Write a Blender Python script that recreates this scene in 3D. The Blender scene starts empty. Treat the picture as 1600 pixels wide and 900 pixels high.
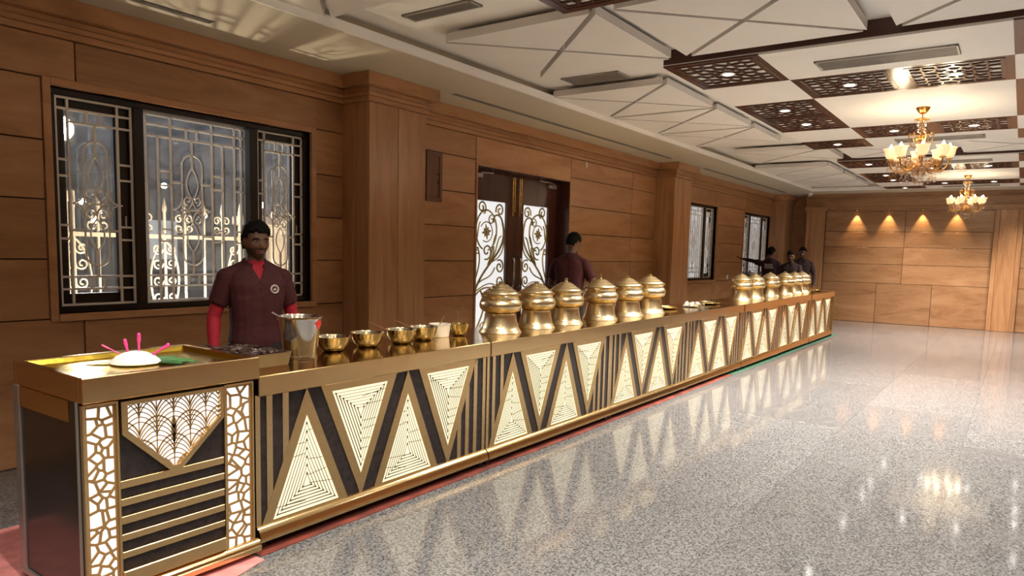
import bpy, bmesh, math, random
from math import sin, cos, pi, radians, sqrt, hypot
from mathutils import Vector, Matrix, geometry, noise
from mathutils.kdtree import KDTree
random.seed(7)
scene = bpy.context.scene
COL = scene.collection

# ------------------------------------------------------------------ camera
# x runs along the hall, y to the left wall, z up (metres); the camera stands at the origin, 1.5 m high
YAW, PITCH, ROLL = 0.615, -0.0991, 0.0242
fw = Vector((cos(PITCH) * cos(YAW), cos(PITCH) * sin(YAW), sin(PITCH)))
rt = fw.cross(Vector((0, 0, 1))).normalized()
up = rt.cross(fw)
r2 = cos(ROLL) * rt + sin(ROLL) * up
u2 = -sin(ROLL) * rt + cos(ROLL) * up
cam = bpy.data.cameras.new('camera')
cam.sensor_width = 36.0
cam.sensor_fit = 'HORIZONTAL'
cam.lens = 1115.5 / 1600 * 36
cam.shift_x, cam.shift_y = -0.0025, 0.0331
cam.clip_start, cam.clip_end = 0.05, 200
cam_ob = bpy.data.objects.new('camera', cam)
cam_ob.matrix_world = Matrix(((r2.x, u2.x, -fw.x, 0), (r2.y, u2.y, -fw.y, 0), (r2.z, u2.z, -fw.z, 1.5), (0, 0, 0, 1)))
COL.objects.link(cam_ob)
scene.camera = cam_ob

# ------------------------------------------------------------------ world, exposure
world = bpy.data.worlds.new('night')
world.use_nodes = True
world.node_tree.nodes['Background'].inputs[0].default_value = (0.25, 0.33, 0.55, 1)
world.node_tree.nodes['Background'].inputs[1].default_value = 0.02
scene.world = world
scene.view_settings.view_transform = 'Standard'
scene.view_settings.look = 'None'
scene.view_settings.gamma = 1
scene.view_settings.use_curve_mapping = False
scene.view_settings.exposure = 0.32
scene.cycles.use_denoising = True
scene.cycles.max_bounces = 8
scene.cycles.diffuse_bounces = 4
scene.cycles.glossy_bounces = 4
scene.cycles.transmission_bounces = 6
scene.cycles.transparent_max_bounces = 12
scene.cycles.sample_clamp_indirect = 4.0
scene.cycles.blur_glossy = 1.0

DOWNLIGHT_W = 430.0
DOWNLIGHT_COL = (1.0, 0.89, 0.75)
BULB_W = 1.1
WASH_W = 60.0
PANE_E = 0.92

# ------------------------------------------------------------------ mesh helpers
class MB:
    def __init__(s):
        s.v, s.f, s.sm = [], [], []
    def add(s, vs, fs, smooth=False):
        n = len(s.v)
        s.v += [tuple(p) for p in vs]
        s.f += [tuple(i + n for i in f) for f in fs]
        s.sm += [smooth] * len(fs)
        return s
    def box(s, x0, x1, y0, y1, z0, z1, c=0.0):
        if c <= 0:
            vs = [(x, y, z) for z in (z0, z1) for y in (y0, y1) for x in (x0, x1)]
            return s.add(vs, [(0, 2, 3, 1), (4, 5, 7, 6), (0, 1, 5, 4), (2, 6, 7, 3), (0, 4, 6, 2), (1, 3, 7, 5)])
        # chamfered box
        vs, idx = [], {}
        X, Y, Z = (x0, x1), (y0, y1), (z0, z1)
        for i in (0, 1):
            for j in (0, 1):
                for k in (0, 1):
                    sx, sy, sz = 1 - 2 * i, 1 - 2 * j, 1 - 2 * k
                    for a in range(3):
                        p = [X[i] + sx * c, Y[j] + sy * c, Z[k] + sz * c]
                        p[a] = (X[i], Y[j], Z[k])[a]
                        idx[i, j, k, a] = len(vs)
                        vs.append(p)
        fs = []
        for a in range(3):
            b, d = (a + 1) % 3, (a + 2) % 3
            for e in (0, 1):
                q = []
                for m, n in ((0, 0), (1, 0), (1, 1), (0, 1)):
                    t = [0, 0, 0]
                    t[a], t[b], t[d] = e, m, n
                    q.append(idx[t[0], t[1], t[2], a])
                fs.append(tuple(q) if e else tuple(reversed(q)))
            # edges parallel to axis a
            for m in (0, 1):
                for n in (0, 1):
                    q = []
                    for e, ax in ((0, b), (1, b), (1, d), (0, d)):
                        t = [0, 0, 0]
                        t[a], t[b], t[d] = e, m, n
                        q.append(idx[t[0], t[1], t[2], ax])
                    fs.append(tuple(q) if (m + n) % 2 else tuple(reversed(q)))
        for i in (0, 1):
            for j in (0, 1):
                for k in (0, 1):
                    q = (idx[i, j, k, 0], idx[i, j, k, 1], idx[i, j, k, 2])
                    fs.append(q if (i + j + k) % 2 else tuple(reversed(q)))
        return s.add(vs, fs)
    def prism(s, poly, d0, d1, axis='y', front=True):
        """poly of (a, b): axis 'y' -> (x, z) poly extruded y d0..d1; 'z' -> (x, y) poly; 'x' -> (y, z) poly"""
        f = {'y': lambda a, b, d: (a, d, b), 'z': lambda a, b, d: (a, b, d), 'x': lambda a, b, d: (d, a, b)}[axis]
        n = len(poly)
        vs = [f(a, b, d0) for a, b in poly] + [f(a, b, d1) for a, b in poly]
        fs = [tuple(range(n)), tuple(range(2 * n - 1, n - 1, -1))]
        fs += [(i, (i + 1) % n, n + (i + 1) % n, n + i) for i in range(n)]
        return s.add(vs, fs)
    def plate(s, outer, holes, d0, d1, axis='y'):
        """flat plate with polygon holes between depths d0 and d1"""
        f = {'y': lambda a, b, d: (a, d, b), 'z': lambda a, b, d: (a, b, d), 'x': lambda a, b, d: (d, a, b)}[axis]
        loops = [outer] + holes
        pts, faces = [], []
        for lp in loops:
            st = len(pts)
            pts += [Vector(p) for p in lp]
            faces.append(list(range(st, st + len(lp))))
        r = geometry.delaunay_2d_cdt(pts, [], faces, 0, 1e-6)
        vv, ff, orig = r[0], r[2], r[5]
        keep = [t for t, o in zip(ff, orig) if list(o) == [0]]
        n = len(vv)
        s.add([f(p[0], p[1], d0) for p in vv] + [f(p[0], p[1], d1) for p in vv],
              [tuple(t) for t in keep] + [tuple(i + n for i in reversed(t)) for t in keep])
        for lp in loops:
            k = len(lp)
            s.add([f(a, b, d0) for a, b in lp] + [f(a, b, d1) for a, b in lp],
                  [(i, (i + 1) % k, k + (i + 1) % k, k + i) for i in range(k)])
        return s
    def lathe(s, prof, seg=32, c=(0, 0, 0), smooth=True, wob=None):
        vs, fs = [], []
        n = len(prof)
        for j in range(seg):
            a = 2 * pi * j / seg
            for i, (r, z) in enumerate(prof):
                k = 1 + (wob(a, i) if wob else 0)
                vs.append((c[0] + r * k * cos(a), c[1] + r * k * sin(a), c[2] + z))
        for j in range(seg):
            k = (j + 1) % seg
            for i in range(n - 1):
                if prof[i][0] < 1e-6 and prof[i + 1][0] < 1e-6:
                    continue
                if prof[i][0] < 1e-6:
                    fs.append((j * n + i, k * n + i + 1, j * n + i + 1))
                elif prof[i + 1][0] < 1e-6:
                    fs.append((j * n + i, k * n + i, j * n + i + 1))
                else:
                    fs.append((j * n + i, k * n + i, k * n + i + 1, j * n + i + 1))
        return s.add(vs, fs, smooth)
    def tube(s, path, r, sides=6, closed=False, smooth=True, cap=True):
        """round tube along 3-D points; r a number or a list"""
        P = [Vector(p) for p in path]
        n = len(P)
        if n < 2:
            return s
        R = r if isinstance(r, (list, tuple)) else [r] * n
        vs, fs = [], []
        nrm = None
        for i in range(n):
            a = P[(i - 1) % n] if (i or closed) else P[i]
            b = P[(i + 1) % n] if (i < n - 1 or closed) else P[i]
            t = (b - a)
            t = t.normalized() if t.length > 1e-9 else Vector((0, 0, 1))
            if nrm is None:
                nrm = t.orthogonal().normalized()
            nrm = (nrm - t * nrm.dot(t))
            nrm = nrm.normalized() if nrm.length > 1e-6 else t.orthogonal().normalized()
            bn = t.cross(nrm)
            for k in range(sides):
                an = 2 * pi * k / sides
                vs.append(P[i] + (nrm * cos(an) + bn * sin(an)) * R[i])
        for i in range(n if closed else n - 1):
            j = (i + 1) % n
            for k in range(sides):
                m = (k + 1) % sides
                fs.append((i * sides + k, i * sides + m, j * sides + m, j * sides + k))
        if cap and not closed:
            fs.append(tuple(range(sides - 1, -1, -1)))
            fs.append(tuple((n - 1) * sides + k for k in range(sides)))
        return s.add(vs, fs, smooth)
    def ribbon(s, path, w, d0, d1, axis='y'):
        """flat strip of width w along a 2-D polyline, between depths d0 and d1"""
        n = len(path)
        L, Rr = [], []
        for i in range(n):
            a, b = path[max(i - 1, 0)], path[min(i + 1, n - 1)]
            dx, dy = b[0] - a[0], b[1] - a[1]
            l = hypot(dx, dy) or 1
            nx, ny = -dy / l * w / 2, dx / l * w / 2
            L.append((path[i][0] + nx, path[i][1] + ny))
            Rr.append((path[i][0] - nx, path[i][1] - ny))
        f = {'y': lambda p, d: (p[0], d, p[1]), 'z': lambda p, d: (p[0], p[1], d), 'x': lambda p, d: (d, p[0], p[1])}[axis]
        vs, fs = [], []
        for i in range(n):
            vs += [f(L[i], d0), f(Rr[i], d0), f(Rr[i], d1), f(L[i], d1)]
        for i in range(n - 1):
            a, b = 4 * i, 4 * i + 4
            fs += [(a, a + 1, b + 1, b), (a + 1, a + 2, b + 2, b + 1), (a + 3, a, b, b + 3), (a + 2, a + 3, b + 3, b + 2)]
        fs += [(0, 3, 2, 1), (4 * n - 4, 4 * n - 3, 4 * n - 2, 4 * n - 1)]
        return s.add(vs, fs)
    def ball(s, c, rx, ry=None, rz=None, seg=12, rings=8, M=None):
        ry = rx if ry is None else ry
        rz = rx if rz is None else rz
        vs, fs = [], []
        for i in range(rings + 1):
            th = pi * i / rings
            for j in range(seg):
                ph = 2 * pi * j / seg
                p = Vector((rx * sin(th) * cos(ph), ry * sin(th) * sin(ph), rz * cos(th)))
                if M:
                    p = M @ p
                vs.append(p + Vector(c))
        for i in range(rings):
            for j in range(seg):
                k = (j + 1) % seg
                fs.append((i * seg + j, (i + 1) * seg + j, (i + 1) * seg + k, i * seg + k))
        return s.add(vs, fs, True)
    def mesh(s, name, mats):
        me = bpy.data.meshes.new(name)
        me.from_pydata(s.v, [], s.f)
        bm = bmesh.new()
        bm.from_mesh(me)
        bmesh.ops.remove_doubles(bm, verts=bm.verts, dist=1e-6)
        bmesh.ops.dissolve_degenerate(bm, edges=bm.edges, dist=1e-7)
        bmesh.ops.recalc_face_normals(bm, faces=bm.faces)
        bm.to_mesh(me)
        bm.free()
        if any(s.sm):
            me.polygons.foreach_set('use_smooth', [True] * len(me.polygons))
            me.set_sharp_from_angle(angle=radians(38))
        for m in (mats if isinstance(mats, (list, tuple)) else [mats]):
            me.materials.append(m)
        me.update()
        return me
    def build(s, name, mat, parent=None, loc=(0, 0, 0), rz=0):
        return put(name, s.mesh(name, mat), parent, loc, rz)

def put(name, data, parent=None, loc=(0, 0, 0), rz=0):
    o = bpy.data.objects.new(name, data)
    COL.objects.link(o)
    o.location = loc
    if rz:
        o.rotation_euler = (0, 0, rz)
    if parent is not None:
        o.parent = parent
    return o
def thing(name, label, cat, loc=(0, 0, 0), rz=0, group=None):
    o = put(name, None, None, loc, rz)
    o.empty_display_size = 0.1
    return tag(o, label, cat, group)
def tag(o, label, cat, group=None):
    o['label'], o['category'] = label, cat
    if group:
        o['group'] = group
    return o
def struct(o):
    o['kind'] = 'structure'
    return o
def stuff(o):
    o['kind'] = 'stuff'
    return o
def copy_tree(o, parent=None, loc=None, rz=None, label=None, group=None):
    c = o.copy()
    COL.objects.link(c)
    if parent is not None:
        c.parent = parent
    if loc is not None:
        c.location = loc
    if rz is not None:
        c.rotation_euler = (0, 0, rz)
    if label:
        c['label'] = label
    if group:
        c['group'] = group
    for ch in o.children:
        copy_tree(ch, c)
    return c
def lamp(name, kind, energy, col, parent, loc, **kw):
    l = bpy.data.lights.new(name, kind)
    l.energy, l.color = energy, col
    for k, v in kw.items():
        setattr(l, k, v)
    return put(name, l, parent, loc)
def arc(cx, cy, r, a0, a1, n=16, ry=None):
    ry = r if ry is None else ry
    return [(cx + r * cos(radians(a0 + (a1 - a0) * i / n)), cy + ry * sin(radians(a0 + (a1 - a0) * i / n))) for i in range(n + 1)]
def spiral(cx, cy, r0, r1, a0, turns, n=28):
    return [(cx + (r0 + (r1 - r0) * i / n) * cos(radians(a0 + 360 * turns * i / n)), cy + (r0 + (r1 - r0) * i / n) * sin(radians(a0 + 360 * turns * i / n))) for i in range(n + 1)]
def bez(p0, p1, p2, p3, n=16):
    out = []
    for i in range(n + 1):
        t = i / n
        k = ((1 - t) ** 3, 3 * t * (1 - t) ** 2, 3 * t * t * (1 - t), t ** 3)
        out.append(tuple(sum(k[j] * (p0, p1, p2, p3)[j][d] for j in range(4)) for d in range(len(p0))))
    return out
def clip_half(poly, nx, ny, d):
    """keep nx*x+ny*y <= d"""
    out = []
    for i in range(len(poly)):
        a, b = poly[i], poly[(i + 1) % len(poly)]
        da, db = nx * a[0] + ny * a[1] - d, nx * b[0] + ny * b[1] - d
        if da <= 0:
            out.append(a)
        if (da < 0 < db) or (db < 0 < da):
            t = da / (da - db)
            out.append((a[0] + (b[0] - a[0]) * t, a[1] + (b[1] - a[1]) * t))
    return out
def area2(p):
    return sum(p[i][0] * p[(i + 1) % len(p)][1] - p[(i + 1) % len(p)][0] * p[i][1] for i in range(len(p))) / 2
def inside(p, poly):
    c = False
    for i in range(len(poly)):
        a, b = poly[i], poly[(i + 1) % len(poly)]
        if (a[1] > p[1]) != (b[1] > p[1]) and p[0] < (b[0] - a[0]) * (p[1] - a[1]) / (b[1] - a[1]) + a[0]:
            c = not c
    return c
def inset(poly, d):
    """convex polygon moved inwards by d"""
    if area2(poly) < 0:
        poly = poly[::-1]
    out = list(poly)
    for i in range(len(poly)):
        a, b = poly[i], poly[(i + 1) % len(poly)]
        l = hypot(b[0] - a[0], b[1] - a[1])
        if l < 1e-6:
            continue
        nx, ny = (b[1] - a[1]) / l, -(b[0] - a[0]) / l
        out = clip_half(out, nx, ny, nx * a[0] + ny * a[1] - d)
        if len(out) < 3:
            return []
    return out
def clip_line(path, poly):
    """pieces of a fine polyline that lie inside poly"""
    out, cur = [], []
    for p in path:
        if inside(p, poly):
            cur.append(p)
        else:
            if len(cur) > 1:
                out.append(cur)
            cur = []
    if len(cur) > 1:
        out.append(cur)
    return out
def dense(a, b, n=24):
    return [(a[0] + (b[0] - a[0]) * i / n, a[1] + (b[1] - a[1]) * i / n) for i in range(n + 1)]

# ------------------------------------------------------------------ materials
def nodes(name):
    m = bpy.data.materials.new(name)
    m.use_nodes = True
    nt = m.node_tree
    b = nt.nodes['Principled BSDF']
    return m, nt, b
def N(nt, t, **kw):
    n = nt.nodes.new(t)
    for k, v in kw.items():
        if hasattr(n, k):
            setattr(n, k, v)
        else:
            n.inputs[k.replace('_', ' ')].default_value = v
    return n
def c4(c):
    return (c[0], c[1], c[2], 1)
def ramp(nt, fac, stops):
    r = nt.nodes.new('ShaderNodeValToRGB')
    e = r.color_ramp.elements
    while len(e) < len(stops):
        e.new(0.5)
    for x, (p, c) in zip(e, stops):
        x.position, x.color = p, c4(c)
    nt.links.new(fac, r.inputs[0])
    return r.outputs[0]
def coords(nt, scale=(1, 1, 1), kind='Object'):
    tc = nt.nodes.new('ShaderNodeTexCoord')
    mp = nt.nodes.new('ShaderNodeMapping')
    mp.inputs['Scale'].default_value = scale
    if kind == 'World':
        g = nt.nodes.new('ShaderNodeNewGeometry')
        nt.links.new(g.outputs['Position'], mp.inputs[0])
    else:
        nt.links.new(tc.outputs[kind], mp.inputs[0])
    return mp.outputs[0]
def bump(nt, b, h, strength, dist=0.01):
    n = N(nt, 'ShaderNodeBump')
    n.inputs['Strength'].default_value = strength
    n.inputs['Distance'].default_value = dist
    nt.links.new(h, n.inputs['Height'])
    nt.links.new(n.outputs[0], b.inputs['Normal'])
def plain(name, col, rough=0.5, metal=0.0, var=0.08, scale=8.0, bmp=0.0, spec=0.5, coat=0.0, em=None, es=0.0, trans=0.0, ior=1.45, stretch=(1, 1, 1)):
    m, nt, b = nodes(name)
    t = N(nt, 'ShaderNodeTexNoise', Scale=scale, Detail=4.0)
    nt.links.new(coords(nt, stretch, 'World'), t.inputs['Vector'])
    lo = tuple(max(0, x * (1 - var)) for x in col)
    hi = tuple(min(1, x * (1 + var)) for x in col)
    nt.links.new(ramp(nt, t.outputs[0], [(0.3, lo), (0.7, hi)]), b.inputs['Base Color'])
    b.inputs['Roughness'].default_value = rough
    b.inputs['Metallic'].default_value = metal
    b.inputs['Specular IOR Level'].default_value = spec
    b.inputs['Coat Weight'].default_value = coat
    b.inputs['Coat Roughness'].default_value = 0.08
    b.inputs['Transmission Weight'].default_value = trans
    b.inputs['IOR'].default_value = ior
    if em:
        b.inputs['Emission Color'].default_value = c4(em)
        b.inputs['Emission Strength'].default_value = es
    if bmp:
        bump(nt, b, t.outputs[0], bmp)
    return m
def emit(name, col, strength):
    m, nt, b = nodes(name)
    b.inputs['Base Color'].default_value = c4([0.25 * x for x in col])
    b.inputs['Roughness'].default_value = 0.4
    b.inputs['Emission Color'].default_value = c4(col)
    b.inputs['Emission Strength'].default_value = strength
    return m
def brass(name, col, rough, wav=0.25, ws=3.0, grain=0.0):
    """sheet brass: slow waves in the sheet, fine brushed scratches"""
    m, nt, b = nodes(name)
    b.inputs['Metallic'].default_value = 1
    g = coords(nt, (1, 1, 1), 'World')
    t = N(nt, 'ShaderNodeTexNoise', Scale=ws, Detail=2.0)
    nt.links.new(g, t.inputs['Vector'])
    s = N(nt, 'ShaderNodeTexNoise', Scale=60.0, Detail=3.0)
    nt.links.new(coords(nt, (0.25, 0.6, 1.0), 'World'), s.inputs['Vector'])
    nt.links.new(ramp(nt, s.outputs[0], [(0.3, tuple(x * (0.97 - grain) for x in col)), (0.7, tuple(min(1, x * (1.02 + grain)) for x in col))]), b.inputs['Base Color'])
    mr = N(nt, 'ShaderNodeMapRange')
    mr.inputs['To Min'].default_value = rough * 0.95
    mr.inputs['To Max'].default_value = rough * 1.06
    nt.links.new(s.outputs[0], mr.inputs[0])
    nt.links.new(mr.outputs[0], b.inputs['Roughness'])
    bump(nt, b, t.outputs[0], wav, 0.02)
    return m
def engraved(name, col, rough):
    m, nt, b = nodes(name)
    b.inputs['Metallic'].default_value = 1
    b.inputs['Roughness'].default_value = rough
    v = N(nt, 'ShaderNodeTexVoronoi', Scale=95.0)
    v.feature = 'DISTANCE_TO_EDGE'
    nt.links.new(coords(nt, (1, 1, 1), 'Object'), v.inputs['Vector'])
    nt.links.new(ramp(nt, v.outputs[0], [(0.02, tuple(x * 0.8 for x in col)), (0.12, col)]), b.inputs['Base Color'])
    bump(nt, b, v.outputs[0], 0.12, 0.002)
    return m
def stone(name, dark, mid, light, axis='x', rough=0.28):
    """polished brown sandstone cladding with long veins along one axis; each slab has its own cut of the vein"""
    m, nt, b = nodes(name)
    sc = {'x': (0.35, 1, 1.6), 'z': (2.6, 2.6, 0.22), 'y': (1, 0.35, 1.6)}[axis]
    vec = coords(nt, sc, 'World')
    oi = N(nt, 'ShaderNodeObjectInfo')
    ad = N(nt, 'ShaderNodeVectorMath', operation='MULTIPLY_ADD')
    ad.inputs[1].default_value = (13.0, 7.0, 5.0)
    cb = N(nt, 'ShaderNodeCombineXYZ')
    for k in range(3):
        nt.links.new(oi.outputs['Random'], cb.inputs[k])
    nt.links.new(cb.outputs[0], ad.inputs[0])
    nt.links.new(vec, ad.inputs[2])
    t = N(nt, 'ShaderNodeTexNoise', Scale=2.2, Detail=7.0, Roughness=0.62, Distortion=1.1)
    nt.links.new(ad.outputs[0], t.inputs['Vector'])
    f = N(nt, 'ShaderNodeTexNoise', Scale=26.0, Detail=4.0)
    nt.links.new(vec, f.inputs['Vector'])
    mx = N(nt, 'ShaderNodeMath', operation='MULTIPLY_ADD')
    mx.inputs[1].default_value = 0.22
    nt.links.new(f.outputs[0], mx.inputs[0])
    nt.links.new(t.outputs[0], mx.inputs[2])
    col = ramp(nt, mx.outputs[0], [(0.38, dark), (0.58, mid), (0.82, light)])
    hv = N(nt, 'ShaderNodeHueSaturation')
    mr = N(nt, 'ShaderNodeMapRange')
    mr.inputs['To Min'].default_value = 0.88
    mr.inputs['To Max'].default_value = 1.1
    nt.links.new(oi.outputs['Random'], mr.inputs[0])
    nt.links.new(mr.outputs[0], hv.inputs['Value'])
    nt.links.new(col, hv.inputs['Color'])
    nt.links.new(hv.outputs[0], b.inputs['Base Color'])
    b.inputs['Roughness'].default_value = rough
    bump(nt, b, f.outputs[0], 0.05, 0.004)
    return m
def granite(name):
    m, nt, b = nodes(name)
    vec = coords(nt, (1, 1, 1), 'World')
    v = N(nt, 'ShaderNodeTexVoronoi', Scale=110.0)
    v2 = N(nt, 'ShaderNodeTexVoronoi', Scale=190.0)
    n1 = N(nt, 'ShaderNodeTexNoise', Scale=62.0, Detail=4.0, Roughness=0.7)
    n2 = N(nt, 'ShaderNodeTexNoise', Scale=1.3, Detail=3.0)
    for t in (v, v2, n1, n2):
        nt.links.new(vec, t.inputs['Vector'])
    sep = N(nt, 'ShaderNodeSeparateColor')
    nt.links.new(v.outputs['Color'], sep.inputs[0])
    sep2 = N(nt, 'ShaderNodeSeparateColor')
    nt.links.new(v2.outputs['Color'], sep2.inputs[0])
    a = N(nt, 'ShaderNodeMath', operation='MULTIPLY_ADD')
    a.inputs[1].default_value = 0.5
    nt.links.new(sep.outputs[0], a.inputs[0])
    nt.links.new(n1.outputs[0], a.inputs[2])
    a2 = N(nt, 'ShaderNodeMath', operation='MULTIPLY_ADD')
    a2.inputs[1].default_value = 0.35
    nt.links.new(sep2.outputs[1], a2.inputs[0])
    nt.links.new(a.outputs[0], a2.inputs[2])
    col = ramp(nt, a2.outputs[0], [(0.45, (0.016, 0.0165, 0.019)), (0.64, (0.054, 0.056, 0.062)), (0.90, (0.092, 0.095, 0.103)), (1.12, (0.165, 0.17, 0.18))])
    oi = N(nt, 'ShaderNodeObjectInfo')
    mr = N(nt, 'ShaderNodeMapRange')
    mr.inputs['To Min'].default_value = 0.9
    mr.inputs['To Max'].default_value = 1.08
    nt.links.new(oi.outputs['Random'], mr.inputs[0])
    hv = N(nt, 'ShaderNodeHueSaturation')
    nt.links.new(mr.outputs[0], hv.inputs['Value'])
    nt.links.new(col, hv.inputs['Color'])
    nt.links.new(hv.outputs[0], b.inputs['Base Color'])
    r = N(nt, 'ShaderNodeMapRange')
    r.inputs['To Min'].default_value = 0.05
    r.inputs['To Max'].default_value = 0.11
    nt.links.new(n2.outputs[0], r.inputs[0])
    nt.links.new(r.outputs[0], b.inputs['Roughness'])
    b.inputs['Specular IOR Level'].default_value = 0.6
    return m
def dusty_glass(name, dust=0.22, col=(0.8, 0.85, 0.95)):
    """window glass with a film of dust and drops that lights up where a lamp shines through"""
    m, nt, b = nodes(name)
    nt.nodes.remove(b)
    out = nt.nodes['Material Output']
    tr = N(nt, 'ShaderNodeBsdfTransparent')
    tl = N(nt, 'ShaderNodeBsdfTranslucent')
    tl.inputs[0].default_value = c4(col)
    gl = N(nt, 'ShaderNodeBsdfGlossy')
    gl.inputs['Roughness'].default_value = 0.05
    t = N(nt, 'ShaderNodeTexNoise', Scale=9.0, Detail=8.0, Roughness=0.75)
    nt.links.new(coords(nt, (1, 1, 1), 'World'), t.inputs['Vector'])
    mr = N(nt, 'ShaderNodeMapRange')
    mr.inputs['From Min'].default_value = 0.3
    mr.inputs['From Max'].default_value = 0.75
    mr.inputs['To Min'].default_value = dust * 0.35
    mr.inputs['To Max'].default_value = dust * 1.6
    nt.links.new(t.outputs[0], mr.inputs[0])
    m1 = N(nt, 'ShaderNodeMixShader')
    nt.links.new(mr.outputs[0], m1.inputs[0])
    nt.links.new(tr.outputs[0], m1.inputs[1])
    nt.links.new(tl.outputs[0], m1.inputs[2])
    m2 = N(nt, 'ShaderNodeMixShader')
    m2.inputs[0].default_value = 0.05
    nt.links.new(m1.outputs[0], m2.inputs[1])
    nt.links.new(gl.outputs[0], m2.inputs[2])
    nt.links.new(m2.outputs[0], out.inputs[0])
    return m
def crystal(name, tint=(1, 0.93, 0.84), clear=0.55):
    m, nt, b = nodes(name)
    nt.nodes.remove(b)
    out = nt.nodes['Material Output']
    tr = N(nt, 'ShaderNodeBsdfTransparent')
    tr.inputs[0].default_value = c4(tint)
    gl = N(nt, 'ShaderNodeBsdfGlossy')
    gl.inputs['Roughness'].default_value = 0.03
    fr = N(nt, 'ShaderNodeLayerWeight')
    fr.inputs['Blend'].default_value = 1 - clear
    t = N(nt, 'ShaderNodeTexNoise', Scale=60.0)
    nt.links.new(coords(nt, (1, 1, 1), 'Object'), t.inputs['Vector'])
    bn = N(nt, 'ShaderNodeBump')
    bn.inputs['Strength'].default_value = 0.5
    nt.links.new(t.outputs[0], bn.inputs['Height'])
    nt.links.new(bn.outputs[0], gl.inputs['Normal'])
    mx = N(nt, 'ShaderNodeMixShader')
    nt.links.new(fr.outputs['Facing'], mx.inputs[0])
    nt.links.new(tr.outputs[0], mx.inputs[1])
    nt.links.new(gl.outputs[0], mx.inputs[2])
    nt.links.new(mx.outputs[0], out.inputs[0])
    return m

M = {}
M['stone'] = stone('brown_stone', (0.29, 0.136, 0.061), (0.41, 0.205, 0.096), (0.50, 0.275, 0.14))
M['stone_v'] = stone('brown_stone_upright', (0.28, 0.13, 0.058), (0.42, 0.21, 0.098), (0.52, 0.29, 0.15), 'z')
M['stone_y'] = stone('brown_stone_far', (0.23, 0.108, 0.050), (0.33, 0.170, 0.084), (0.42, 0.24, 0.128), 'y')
M['joint'] = plain('stone_joint', (0.055, 0.026, 0.012), 0.8)
M['granite'] = granite('grey_granite')
M['grout'] = plain('floor_joint', (0.06, 0.057, 0.055), 0.8)
M['white'] = plain('white_ceiling_paint', (0.80, 0.765, 0.72), 0.55, var=0.03, scale=2)
M['soffit'] = plain('cream_soffit_paint', (0.60, 0.545, 0.43), 0.5, var=0.03, scale=2)
M['fascia'] = plain('room_lit_white', (0.90, 0.88, 0.84), 0.5, var=0.02, scale=2)  # whiter than the ceiling: room light on the fascia put into its paint
M['brown'] = plain('dark_brown_board', (0.075, 0.031, 0.021), 0.22, var=0.12, scale=20, stretch=(1, 6, 1))
M['brass'] = brass('brass_sheet', (0.78, 0.57, 0.29), 0.17, 0.12)
M['brass_top'] = brass('brass_top_sheet', (0.68, 0.48, 0.21), 0.12, 0.06, 2.0)
M['brass_frame'] = brass('brushed_brass_frame', (0.76, 0.55, 0.27), 0.25, 0.01, 6.0, 0.0)
M['brass_strip'] = brass('brass_strip', (0.80, 0.60, 0.33), 0.22, 0.01, 6.0, 0.0)
M['pot'] = engraved('engraved_brass', (0.95, 0.79, 0.49), 0.26)
M['black'] = plain('black_gloss_panel', (0.022, 0.016, 0.016), 0.16, var=0.3, scale=30)
M['dark_side'] = plain('dark_mirror_side', (0.022, 0.015, 0.012), 0.16, var=0.2, scale=3, spec=0.5)
M['alu'] = plain('grey_edge_trim', (0.4, 0.38, 0.37), 0.35, 0.8)
M['lit_warm'] = emit('lit_warm_panel', (1.0, 0.86, 0.56), PANE_E)
M['lit_cool'] = emit('lit_white_panel', (1.0, 0.96, 0.90), PANE_E)
M['basin'] = brass('brass_basin', (0.70, 0.50, 0.07), 0.2, 0.15, 9.0)
M['tracery'] = plain('dark_brass_lines', (0.045, 0.028, 0.010), 0.7, 0.0)
M['gold_line'] = plain('gold_lines', (0.36, 0.22, 0.085), 0.4, 0.5)
M['steel'] = plain('polished_steel', (0.72, 0.69, 0.64), 0.13, 1.0, var=0.05, scale=14, bmp=0.03)
M['frame'] = plain('dark_window_frame', (0.017, 0.011, 0.010), 0.3)
M['grille'] = plain('white_iron_grille', (0.80, 0.75, 0.70), 0.45)
M['fence'] = plain('cream_iron_fence', (0.78, 0.68, 0.52), 0.5)
M['glass'] = dusty_glass('dusty_window_glass', 0.04)
M['door'] = plain('dark_red_wood', (0.072, 0.026, 0.020), 0.22, var=0.25, scale=9, stretch=(1, 1, 0.2))
M['iron_gold'] = plain('gilded_iron', (0.42, 0.33, 0.14), 0.4, 0.6)
M['gold'] = plain('polished_gold', (0.78, 0.52, 0.17), 0.2, 1.0)
M['cabinet'] = plain('brown_cabinet', (0.155, 0.068, 0.042), 0.3, var=0.2, scale=10, stretch=(3, 1, 0.4))
M['plastic_white'] = plain('white_plastic', (0.75, 0.73, 0.68), 0.35)
M['vent'] = plain('grey_vent', (0.34, 0.31, 0.28), 0.45, 0.4)
M['dark'] = plain('dark_void', (0.02, 0.017, 0.015), 0.7)
M['red_mat'] = plain('red_mat', (0.12, 0.022, 0.013), 0.85, var=0.5, scale=7, bmp=0.2)
M['green_mat'] = plain('green_mat', (0.015, 0.075, 0.04), 0.8, var=0.3, scale=12, bmp=0.2)
M['pink_cloth'] = plain('pink_cloth', (0.55, 0.20, 0.20), 0.85, var=0.2, scale=14, bmp=0.2)

# ================================================================== the room
WY, FX, CZ, SZ = 5.28, 18.87, 3.205, 3.06      # left wall, far wall, ceiling, soffit
RY, BX = -3.4, -3.2                            # right and back wall
PIL = [(-2.38, -1.62), (4.62, 5.38), (11.62, 12.37), (18.6, 19.35)]
PY = 4.93

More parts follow.
